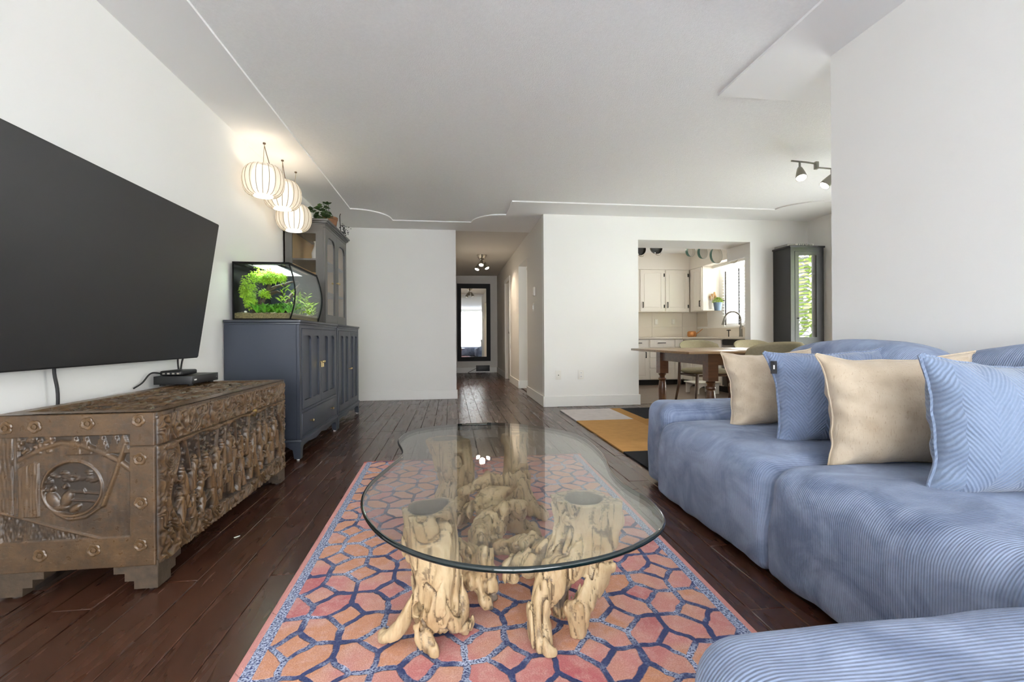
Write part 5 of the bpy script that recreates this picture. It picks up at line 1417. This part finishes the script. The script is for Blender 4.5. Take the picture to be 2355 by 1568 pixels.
for k in range(8):
    x_ = 4.41 + k * .027
    mb = MB().box(x_, x_ + .006, 5.518, 5.5205, BZ + .027, BZ + .049)
    mb.box(x_ + .006, x_ + .016, 5.518, 5.5205, BZ + .043, BZ + .049)
    if k % 3 != 1: mb.box(x_ + .006, x_ + .013, 5.518, 5.5205, BZ + .034, BZ + .039)
    if k % 2: mb.box(x_ + .014, x_ + .018, 5.518, 5.5205, BZ + .027, BZ + .044)
    mb.wb('letter', 'black_plastic', sg_)
# ================================================================== CEILING LIGHTS, HALL, KITCHEN
emit('spot_face', (1, .93, .82), 14.)
def spot_light(parent, loc, aim, energy, col=(1, .86, .68), size=100):
    L = bpy.data.lights.new('spot_bulb', 'SPOT'); L.energy = energy; L.color = col; L.spot_size = R(size); L.spot_blend = .6; L.shadow_soft_size = .05
    o = bpy.data.objects.new('spot_bulb', L); COL.objects.link(o); o.parent = parent
    o.location = Vector(loc) - Vector(parent.location)
    o.rotation_euler = Vector(aim).normalized().to_track_quat('-Z', 'Y').to_euler()
def spot_head(parent, piv, aim, s=1.0, stem=.06):
    aim = Vector(aim).normalized(); piv = Vector(piv)
    MB().tube([piv, piv - Vector((0, 0, stem))], .0075 * s, 8).wb('stem', 'brushed_nickel', parent, smooth=True)
    base = piv - Vector((0, 0, stem))
    q = aim.to_track_quat('Z', 'Y').to_matrix().to_4x4()
    mb = MB().lathe([(.012 * s, -.012 * s), (.018 * s, .0), (.026 * s, .03 * s), (.034 * s, .065 * s), (.036 * s, .085 * s), (.033 * s, .085 * s), (.02 * s, .03 * s)], 20, (0, 0, 0)); mb.xf(Matrix.Translation(base) @ q)
    sh = mb.wb('lamp_head', 'brushed_nickel', parent, smooth=True)
    mb = MB().lathe([(.0325 * s, .078 * s), (.028 * s, .088 * s), (.001, .092 * s)], 20, (0, 0, 0), cap=False); mb.xf(Matrix.Translation(base) @ q)
    mb.build('bulb', 'spot_face', sh, smooth=True)
    return base + aim * .1 * s
tk = thing('track_light', 'brushed metal track with angled spotlights on the dining ceiling', 'track light', (3.1, 3.66, HCEIL))
MB().tube([(2.868, 3.66, 2.358), (3.0, 3.66, 2.352), (3.1, 3.66, 2.343)], .008, 8).wb('bar', 'brushed_nickel', tk, smooth=True)
MB().tube([(3.1, 3.66, 2.31), (3.35, 3.66, 2.303), (3.42, 3.66, 2.3)], .008, 8).wb('bar', 'brushed_nickel', tk, smooth=True)
MB().box(3.085, 3.115, 3.645, 3.675, 2.295, 2.36).wb('joint', 'brushed_nickel', tk, bevel=.004)
MB().lathe([(.055, 0), (.055, -.018), (.02, -.03), (.012, -.13)], 24, (3.42, 3.66, HCEIL)).wb('canopy', 'brushed_nickel', tk, smooth=True)
for (px_, aim) in (((2.945, 3.66, 2.353), (-.2, -.45, -1)), ((3.245, 3.66, 2.303), (-.75, .15, -1)), ((3.38, 3.66, 2.302), (.5, .6, -1))):
    e = spot_head(tk, px_, aim, 1.2); spot_light(tk, e, aim, 18)
hl = thing('hall_spotlight', 'chrome ceiling fitting with three small spots in the hall', 'ceiling light', (.585, 8.9, HCEIL - .004))
MB().lathe([(.095, -.0), (.085, -.03), (.055, -.075), (.03, -.085)], 28, (.585, 8.9, HCEIL - .004)).wb('canopy', 'chrome', hl, smooth=True)
MB().tube([(.585, 8.9, 2.36), (.585, 8.9, 2.28)], .012, 10).wb('column', 'chrome', hl, smooth=True)
for (dx, dy, dz, aim) in ((-.01, -.06, -.10, (-.1, -.6, -1)), (-.06, .02, -.16, (-.35, -.3, -1)), (.06, .02, -.14, (.4, -.35, -1))):
    p = (.585 + dx, 8.9 + dy, HCEIL + dz + .01)
    MB().tube([(.585, 8.9, HCEIL + dz + .0), p], .008, 8).wb('arm', 'chrome', hl, smooth=True)
    e = spot_head(hl, p, aim, 1.25, .03); spot_light(hl, e, aim, 24, (1, .82, .62), 120)

# hall mirror
mr = thing('wall_mirror', 'tall mirror in a wide black frame on the end wall of the hall', 'mirror', (.57, YH - .02, .3))
plain('mirror_frame', (26, 26, 27), .55, spec=.25)
plate(rect(.155, .985, .292, 2.232), [rect(.255, .885, .40, 2.115)], YH - .04, YH - .001, 'y').wb('frame', 'mirror_frame', mr)
MB().box(.25, .89, YH - .016, YH - .012, .395, 2.12).wb('glass', 'mirror_glass', mr)
hv = thing('wall_heater', 'small black heater grille low on the hall end wall', 'heater', (.79, YH - .05, .02))
MB().box(.62, .96, YH - .05, YH - .017, .04, .185).wb('case', 'black_plastic', hv, bevel=.003)
for k in range(5): MB().box(.64, .94, YH - .053, YH - .0502, .058 + k * .025, .067 + k * .025).wb('louvre', 'black_metal', hv)
cord('heater_cord', 'thin cord lying in front of the hall heater', [(.62, YH - .035, .11), (.5, YH - .06, .05), (.42, YH - .09, .006), (.62, YH - .16, .006), (.85, YH - .13, .006)], .005)
# thermostat, switches, outlets
plain('switch_plate', (232, 229, 222), .4)
th = thing('thermostat', 'white thermostat on the hall-side wall near the corner', 'thermostat', (XH - .012, 6.47, 1.516))
MB().box(XH - .024, XH - .0005, 6.435, 6.505, 1.455, 1.575).wb('case', 'switch_plate', th, bevel=.003); MB().box(XH - .032, XH - .024, 6.475, 6.5, 1.47, 1.49).wb('dial', 'switch_plate', th)
sw = thing('light_switch', 'white rocker switch below the thermostat', 'switch', (XH - .006, 6.58, 1.30))
MB().box(XH - .008, XH - .0005, 6.545, 6.615, 1.245, 1.36).wb('plate', 'switch_plate', sw, bevel=.002); MB().box(XH - .014, XH - .008, 6.565, 6.595, 1.275, 1.33).wb('rocker', 'trim_white', sw)
def outlet(label, x, duplex):
    o = thing('wall_outlet', label, 'outlet', (x, YD - .004, .40))
    MB().box(x - .036, x + .036, YD - .007, YD - .0005, .343, .460).wb('plate', 'switch_plate', o, bevel=.002)
    if duplex:
        for z in (.378, .424): 
            f = MB().box(x - .016, x + .016, YD - .010, YD - .007, z - .016, z + .016).wb('socket', 'trim_white', o)
            MB().box(x - .008, x - .005, YD - .0105, YD - .0099, z - .006, z + .006).box(x + .005, x + .008, YD - .0105, YD - .0099, z - .006, z + .006).build('slot', 'black_plastic', f)
    else: MB().lathe([(.006, 0), (.006, -.008)], 12, (x, YD - .007, .40), axis='y').wb('jack', 'black_plastic', o)
outlet('white cable outlet plate with a single dark jack on the white wall', 1.34, False)
outlet('white power outlet to the right of the cable plate', 1.633, True)

# ---- kitchen
CT = .868
plain('counter_stone', (226, 218, 204), .3); plain('splash_tile', (222, 214, 202), .3, var=.02, vscale=2); plain('toe_kick', (28, 26, 25), .7); plain('steel', (120, 116, 112), .3, .9)
# soffit above the wall cupboards
struct(MB().box(XH + .14, XS, 8.4, YK, 2.135, HCEIL).box(4.47, XS, 6.4, 8.4, 2.135, HCEIL).build('trim_4', 'kitchen_white'))
def cup_door(parent, axis, p0, p1, z0, z1, face, handle=None, hinges=None, drawer=False):
    """raised-panel door; axis 'y': faces -y at y=face spanning x; axis 'x': faces -x at x=face spanning y"""
    fr_ = .05 if not drawer else .0
    def bx(a, b_, c, e, d0, d1): 
        return (a, b_, face + d0, face + d1, c, e) if axis == 'y' else (face + d0, face + d1, a, b_, c, e)
    if drawer:
        o = MB().box(*bx(p0, p1, z0, z1, -.018, 0)).wb('drawer', 'kitchen_white', parent, bevel=.003, seg=1)
    else:
        o = plate(rect(p0, p1, z0, z1), [rect(p0 + fr_, p1 - fr_, z0 + fr_, z1 - fr_)], face - .018, face, axis).wb('door', 'kitchen_white', parent)
        MB().box(*bx(p0 + fr_ - .003, p1 - fr_ + .003, z0 + fr_ - .003, z1 - fr_ + .003, -.010, -.001)).build('recess', 'kitchen_white', o)
        MB().box(*bx(p0 + fr_ + .022, p1 - fr_ - .022, z0 + fr_ + .022, z1 - fr_ - .022, -.0165, -.009)).build('raised_panel', 'kitchen_white', o, bevel=.005, seg=1)
    if handle:
        (ha, hz, vert) = handle; L = .055
        if vert: MB().box(*bx(ha - .006, ha + .006, hz - L, hz + L, -.042, -.030)).box(*bx(ha - .005, ha + .005, hz - L, hz - L + .012, -.032, -.018)).box(*bx(ha - .005, ha + .005, hz + L - .012, hz + L, -.032, -.018)).build('handle', 'black_metal', o)
        else: MB().box(*bx(ha - L * 1.3, ha + L * 1.3, hz - .006, hz + .006, -.042, -.030)).box(*bx(ha - L * 1.3, ha - L * 1.3 + .012, hz - .005, hz + .005, -.032, -.018)).box(*bx(ha + L * 1.3 - .012, ha + L * 1.3, hz - .005, hz + .005, -.032, -.018)).build('handle', 'black_metal', o)
    if hinges:
        for hz in (z0 + .09, z1 - .09): MB().box(*bx(hinges, hinges + .02, hz - .03, hz + .03, -.022, .0)).build('hinge', 'black_metal', o)
    return o
def wall_cup(label, x0, x1, doors):
    t = thing('wall_cupboard', label, 'cupboard', ((x0 + x1) / 2, 8.56, 1.342), 0, 'white kitchen wall cupboards')
    MB().box(x0, x1, 8.418, YK - .001, 1.342, 2.133).wb('body', 'kitchen_white', t)
    for d_ in doors: cup_door(t, 'y', d_[0], d_[1], 1.356, 2.12, 8.417, d_[2], d_[3])
wall_cup('white wall cupboard with two doors cut off by the wall opening', 2.6, 3.48, [(2.62, 3.03, (2.99, 1.47, True), None), (3.05, 3.462, (3.43, 1.47, True), None)])
wall_cup('white wall cupboard with two panelled doors and black handles in the kitchen corner', 3.482, 4.468, [(3.503, 3.954, (3.545, 1.47, True), 3.956), (3.997, 4.429, (4.03, 1.47, True), 4.431)])
t = thing('wall_cupboard', 'white wall cupboard on the side wall next to the kitchen window', 'cupboard', (4.63, 8.18, 1.342), 0, 'white kitchen wall cupboards')
MB().box(4.488, XS - .001, 7.96, 8.415, 1.342, 2.133).wb('body', 'kitchen_white', t)
cup_door(t, 'x', 7.975, 8.30, 1.356, 2.12, 4.487, (8.02, 1.47, True), None)
def base_cup(label, axis, p0, p1, fronts):
    """fronts: list of (p0,p1,z0,z1,handle,drawer)"""
    if axis == 'y': loc = ((p0 + p1) / 2, 8.42, .004)
    else: loc = (4.48, (p0 + p1) / 2, .004)
    t = thing('base_cabinet', label, 'cabinet', loc, 0, 'white kitchen base cabinets')
    if axis == 'y':
        MB().box(p0, p1, 8.12, YK - .001, .1, CT - .035).wb('body', 'kitchen_white', t); MB().box(p0, p1, 8.17, YK - .001, .0045, .1).wb('toe_kick', 'toe_kick', t); face = 8.119
    else:
        MB().box(4.19, XS - .001, p0, p1, .1, CT - .035).wb('body', 'kitchen_white', t); MB().box(4.24, XS - .001, p0, p1, .0045, .1).wb('toe_kick', 'toe_kick', t); face = 4.189
    for (a, b_, z0, z1, hd, dw) in fronts: cup_door(t, axis, a, b_, z0, z1, face, hd, None, dw)
base_cup('white base cabinet with one drawer over a door beside the opening', 'y', 2.95, 3.53, [(2.98, 3.51, .685, .825, (3.32, .765, False), True), (2.98, 3.51, .115, .665, (3.47, .55, True), False)])
base_cup('white base cabinet with four stacked drawers left of the corner', 'y', 3.532, 4.02, [(3.55, 3.99, .685, .825, (3.77, .765, False), True), (3.55, 3.99, .50, .668, (3.77, .59, False), True), (3.55, 3.99, .31, .485, (3.77, .40, False), True), (3.55, 3.99, .115, .295, (3.77, .21, False), True)])
base_cup('white corner base cabinet with narrow doors under the copper can', 'y', 4.022, 4.188, [(4.03, 4.18, .685, .825, None, True), (4.03, 4.18, .115, .668, None, False)])
base_cup('white sink cabinet with two doors below the kitchen window', 'x', 6.86, 8.118, [(7.32, 7.74, .685, .825, None, True), (7.32, 7.74, .115, .668, (7.38, .6, True), False), (6.88, 7.30, .685, .825, None, True), (6.88, 7.30, .115, .668, (7.24, .6, True), False), (7.76, 8.0, .115, .825, None, False)])
dw = thing('dishwasher', 'dark steel dishwasher at the end of the sink counter', 'dishwasher', (4.48, 6.55, .004))
MB().box(4.21, XS - .001, 6.252, 6.858, .1, CT - .036).wb('tub', 'steel', dw); MB().box(4.24, XS - .001, 6.252, 6.858, .0045, .1).wb('toe_kick', 'toe_kick', dw)
MB().box(4.175, 4.21, 6.256, 6.854, .12, .74).wb('door', 'steel', dw, bevel=.004); MB().box(4.175, 4.21, 6.256, 6.854, .745, .825).wb('control_panel', 'toe_kick', dw, bevel=.004)
MB().tube([(4.15, 6.3, .70), (4.15, 6.81, .70)], .009, 8).wb('handle', 'chrome', dw, smooth=True)
wt = thing('worktop', 'pale L-shaped kitchen worktop running under the window', 'worktop', (4.2, 8.3, CT - .033))
plate([(1.9, 8.08), (4.15, 8.08), (4.15, 6.25), (XS - .02, 6.25), (XS - .02, YK - .012), (1.9, YK - .012)], [], CT - .033, CT, 'z').wb('slab', 'counter_stone', wt, bevel=.003)
# splashback tiles, each a thin slab with open joints
sb = thing('splashback', 'large pale splashback tiles behind the kitchen worktop', 'splashback', (3.6, YK - .006, CT + .001))
tw = .598
for r_ in range(2):
    z0, z1 = (CT + .002, 1.062) if r_ == 0 else (1.065, 1.341)
    x_ = 2.01
    while x_ < XS - .03:
        x2 = min(x_ + tw + .02, XS - .012)
        MB().box(x_, x2 - .003, YK - .009, YK - .0005, z0, z1).wb('tile', 'splash_tile', sb, bevel=.001, seg=1); x_ = x2
    y_ = 6.5
    while y_ < YK - .02:
        y2 = min(y_ + tw + .02, YK - .01)
        if r_ == 0 or y_ > 7.8 or y2 < 6.6: MB().box(XS - .009, XS - .0005, y_, y2 - .003, z0, min(z1, 1.03) if r_ == 0 else z1).wb('tile', 'splash_tile', sb, bevel=.001, seg=1)
        y_ = y2
def kout(label, x):
    o = thing('kitchen_outlet', label, 'outlet', (x, YK - .012, 1.16))
    MB().box(x - .035, x + .035, YK - .016, YK - .0095, 1.11, 1.22).wb('plate', 'switch_plate', o, bevel=.002)
    for z in (1.145, 1.185): MB().box(x - .014, x + .014, YK - .019, YK - .016, z - .014, z + .014).wb('socket', 'trim_white', o)
kout('white outlet plate on the left splashback tile', 3.95); kout('white outlet plate near the kitchen corner', 4.3)
# strip light over the window
lt = thing('strip_light', 'bright strip light under the valance over the kitchen window', 'strip light', (4.7, 7.2, 2.07))
MB().box(4.66, 4.78, 6.5, 7.93, 2.09, 2.134).wb('housing', 'trim_white', lt); MB().tube([(4.70, 6.55, 2.078), (4.70, 7.88, 2.078)], .013, 10).wb('tube', emit('strip_tube', (1, .93, .78), 12.), lt, smooth=True)
cl = thing('kitchen_fill_lamp', 'unseen round opal lamp added to light the kitchen', 'ceiling light', (3.2, 7.3, HCEIL))  # out of view behind the beam, added to light the kitchen warm
MB().lathe([(.16, 0), (.16, -.02)], 28, (3.2, 7.3, HCEIL)).wb('ring', 'chrome', cl); MB().lathe([(.15, -.02), (.14, -.06), (.09, -.085), (.001, -.095)], 28, (3.2, 7.3, HCEIL), cap=False).wb('dome', emit('fill_dome', (1, .9, .74), 14.), cl, smooth=True)
# faucet
fa = thing('kitchen_faucet', 'tall arched steel kitchen faucet in front of the window', 'faucet', (4.58, 7.0, CT))
fx, fy = 4.58, 6.99
MB().lathe([(.028, 0), (.03, .004), (.026, .02), (.024, .13), (.02, .16)], 18, (fx, fy, CT + .0005)).wb('body', 'brushed_nickel', fa, smooth=True)
pts = [(fx, fy, CT + .15), (fx, fy, CT + .27)] + [(fx - .12 + .12 * math.cos(R(a)), fy + .03 - .03 * math.cos(R(a)), CT + .28 + .12 * math.sin(R(a))) for a in range(0, 166, 15)]
MB().tube(pts, .013, 10).wb('neck', 'brushed_nickel', fa, smooth=True)
e = Vector(pts[-1]); MB().tube([e, e + Vector((-.03, .01, -.12))], [.015, .019], 12).wb('spray_head', 'brushed_nickel', fa, smooth=True)
MB().tube([(fx, fy - .02, CT + .13), (fx, fy - .06, CT + .18)], [.012, .009], 8).wb('lever', 'brushed_nickel', fa, smooth=True)
sd = thing('soap_rack', 'small dark tap fitting between the faucet and the copper can', 'tap', (4.66, 7.45, CT))
MB().tube([(4.66, 7.45, CT + .0005), (4.66, 7.45, CT + .12)], .008, 8).wb('post', 'black_metal', sd); MB().tube([(4.66, 7.40, CT + .11), (4.66, 7.50, CT + .11)], .008, 8).wb('crossbar', 'black_metal', sd)
# copper can
plain('copper', (206, 146, 92), .35, .9)
wc = thing('watering_can', 'small copper watering can on the corner of the worktop', 'watering can', (4.53, 8.42, CT))
MB().lathe([(.07, 0), (.085, .03), (.08, .09), (.06, .11), (.055, .11), (.07, .085)], 24, (4.52, 8.42, CT + .0008)).wb('body', 'copper', wc, smooth=True)
MB().tube([(4.58, 8.41, CT + .04), (4.66, 8.40, CT + .10), (4.72, 8.39, CT + .15)], [.012, .007, .006], 8).wb('spout', 'copper', wc, smooth=True)
MB().tube([(4.50 + .05 * math.cos(R(a)), 8.335, CT + .055 + .05 * math.sin(R(a))) for a in range(-70, 251, 20)], .006, 8).wb('handle', 'copper', wc, smooth=True)
# utensil rail with hanging pots
rl_ = thing('utensil_rail', 'black wall rail holding pots and tools beside the kitchen window', 'rail', (4.75, 7.95, 1.52))
MB().tube([(4.74, 7.70, 1.50), (4.74, 8.30, 1.50)], .008, 8).wb('bar', 'black_metal', rl_); 
for y_ in (7.9, 8.28): MB().box(4.735, XS - .0005, y_ - .012, y_ + .012, 1.49, 1.51).wb('bracket', 'black_metal', rl_)
up = thing('utensil_pot', 'white hanging pot stuffed with wooden spoons on the rail', 'pot', (4.66, 7.96, 1.38))
MB().lathe([(.05, 0), (.06, .15), (.056, .15), (.046, .01)], 20, (4.665, 7.96, 1.37)).wb('pot', 'china', up, smooth=True)
plain('spoon_wood', (176, 136, 90), .6, var=.2, vscale=30)
for k in range(9):
    a = k * .7; dx, dy = .03 * math.cos(a), .03 * math.sin(a); h = .2 + .04 * math.sin(k * 2.1)
    p = Vector((4.665, 7.96, 1.38)); q = p + Vector((dx * 1.6, dy * 1.8, h))
    mb = MB().tube([p + Vector((dx * .5, dy * .5, 0)), q], .006, 6); mb.tube([q, q + Vector((dx * .2, dy * .2, .035)), q + Vector((dx * .3, dy * .3, .06))], [.008, .02, .012], 8); mb.wb('wooden_spoon', 'spoon_wood', up, smooth=True)
MB().tube([(4.72, 7.96, 1.5), (4.74, 7.96, 1.515)], .004, 6).wb('hook', 'black_metal', up)
gp_ = thing('herb_pot', 'blue-grey hanging pot with a bushy green herb by the kitchen window', 'plant', (4.64, 7.74, 1.33))
plain('pot_blue', (108, 128, 150), .5)
MB().lathe([(.056, 0), (.075, .14), (.07, .14), (.05, .01)], 22, (4.64, 7.74, 1.33)).wb('pot', 'pot_blue', gp_, smooth=True)
MB().tube([(4.72, 7.74, 1.46), (4.74, 7.74, 1.512)], .004, 6).wb('hook', 'black_metal', gp_)
mb = MB()
for k in range(170):
    d = Vector((rl.gauss(0, 1), rl.gauss(0, 1), abs(rl.gauss(0, .9)))).normalized(); leaf(mb, Vector((4.64, 7.74, 1.47)) + Vector((d.x * .06, d.y * .07, d.z * .07)), d, .035, .028, .2)
mb.wb('herb_leaves', plain('herb_green', (150, 172, 84), .5, var=.45, vscale=40), gp_, recalc=False)
rk = thing('hanging_whisk', 'steel whisk hanging on the rail at the cupboard side', 'whisk', (4.70, 8.16, 1.36))
MB().tube([(4.725, 8.16, 1.50), (4.71, 8.16, 1.45)], .007, 8).wb('grip', 'chrome', rk)
for k in range(4):
    a = k * PI / 4; ca, sa = math.cos(a), math.sin(a)
    MB().tube([(4.71 + .03 * ca * math.sin(R(q)) , 8.16 + .03 * sa * math.sin(R(q)), 1.40 + .055 * math.cos(R(q))) for q in range(-180, 181, 24)], .0018, 5).wb('wire_loop', 'chrome', rk)
# pans on a ceiling rack behind the beam
pr = thing('pan_rack', 'dark rail behind the kitchen beam carrying the hanging pans', 'rack', (3.5, 6.7, HCEIL))
MB().tube([(2.6, 6.7, 2.33), (4.45, 6.7, 2.33)], .01, 8).wb('rail', 'black_metal', pr)
for x_ in (2.7, 3.5, 4.35): MB().tube([(x_, 6.7, 2.33), (x_, 6.7, HCEIL)], .007, 8).wb('hanger', 'black_metal', pr)
plain('pan_teal', (72, 116, 104), .35); plain('pan_cream', (214, 208, 198), .35); plain('pan_black', (44, 42, 40), .4)
def pan(label, x, z, r, out_, inn, rz, dep=.05):
    t = thing('frying_pan', label, 'pan', (x, 6.7, z), rz, 'pans hanging behind the kitchen beam')
    MB().lathe([(r * .86, dep), (r * .9, dep * .9), (r, 0), (r * .985, -.002), (r * .87, dep * .85), (r * .2, dep * .88), (.001, dep * .88)], 32, (0, 0, 0), axis='y', cap=False).build('bowl', out_, t, smooth=True)
    MB().lathe([(r * .97, .001), (r * .865, dep * .8), (.001, dep * .84)], 32, (0, -.001, 0), axis='y', cap=False).build('inside', inn, t, smooth=True)
    MB().box(-.011, .011, .004, .014, r * .96, max(r + .04, 2.325 - z)).build('handle', out_, t, bevel=.003)
    return t
pan('smallest teal pan with cream inside in the hanging row', 3.597, 2.165, .088, 'pan_teal', 'pan_cream', R(26))
pan('second smallest teal pan with cream inside in the hanging row', 3.792, 2.145, .097, 'pan_teal', 'pan_cream', R(26))
pan('largest teal pan with cream inside in the hanging row', 4.009, 2.105, .125, 'pan_teal', 'pan_cream', R(22))
pan('cream lid-like pan at the window end of the hanging row', 4.27, 2.11, .125, 'pan_cream', 'pan_cream', R(14), .02)
def wire_pan(label, x, z):
    t = pan(label, x, z, .10, 'pan_black', 'pan_black', R(10))
    MB().tube([(.05 * math.cos(R(a)), -.03, -.085 + .04 * math.sin(R(a))) for a in range(180, 361, 15)], .004, 6).build('wire_handle', 'chrome', t, smooth=True)
wire_pan('black hanging pot with a wire handle, nearer the left jamb', 2.79, 2.185); wire_pan('black hanging pot with a wire handle, right of the other one', 3.05, 2.21)

stl = thing('step_stool', 'low white step stool with arched sides on the kitchen floor', 'stool', (3.84, 6.85, .004))
for y_ in (6.70, 6.98):
    plate([(3.65, .0045), (3.71, .0045), (3.71, .07)] + [(3.84 - .13 * math.cos(R(a)), .07 + .06 * math.sin(R(a))) for a in range(20, 161, 20)] + [(3.97, .07), (3.97, .0045), (4.03, .0045), (4.03, .165), (3.65, .165)], [], y_, y_ + .018, 'y').wb('side', 'trim_white', stl)
MB().box(3.63, 4.05, 6.68, 7.02, .165, .182).wb('top', 'trim_white', stl, bevel=.003)
ps = MB().box(-.012, .012, -.004, .004, 0, .0015).build('paper_scrap', 'paper'); ps.location = (-.944, 2.226, .001); ps.rotation_euler = (0, 0, R(50)); tag(ps, 'tiny pale scrap lying on the dark floor in front of the chest', 'scrap')

# ---- outside the windows: tree, hedge and fence seen in reflections
def tree(label, x, y, h, r, n, seed):
    rt = random.Random(seed); t = thing('garden_tree', label, 'tree', (x, y, -.6))
    MB().tube([(x, y, -.6), (x + .05, y, h * .4), (x, y + .1, h * .8)], [.12, .1, .05], 8).wb('trunk', 'bog_wood', t, smooth=True)
    mb = MB()
    for k in range(n):
        d = Vector((rt.gauss(0, 1), rt.gauss(0, 1), rt.gauss(0, 1))).normalized(); p = Vector((x, y, h)) + d * r * rt.uniform(.4, 1)
        leaf(mb, p, d + Vector((rt.gauss(0, .6), rt.gauss(0, .6), rt.gauss(0, .6))), .22, .17, .2)
    mb.wb('crown', plain('tree_leaf_%d' % seed, (150, 170, 84), .7, var=.4, vscale=4), t, recalc=False)
tree('yellow-green garden tree reflected in the black cabinet door', 7.6, 2.4, 1.8, 1.3, 900, 5)
hd = thing('garden_fence', 'pale board fence outside the dining window', 'fence', (9.2, 3.5, -.6))
for k in range(16): MB().box(9.2, 9.23, -.5 + k * .6, .06 + k * .6, -.6, .9).wb('board', 'paper', hd)
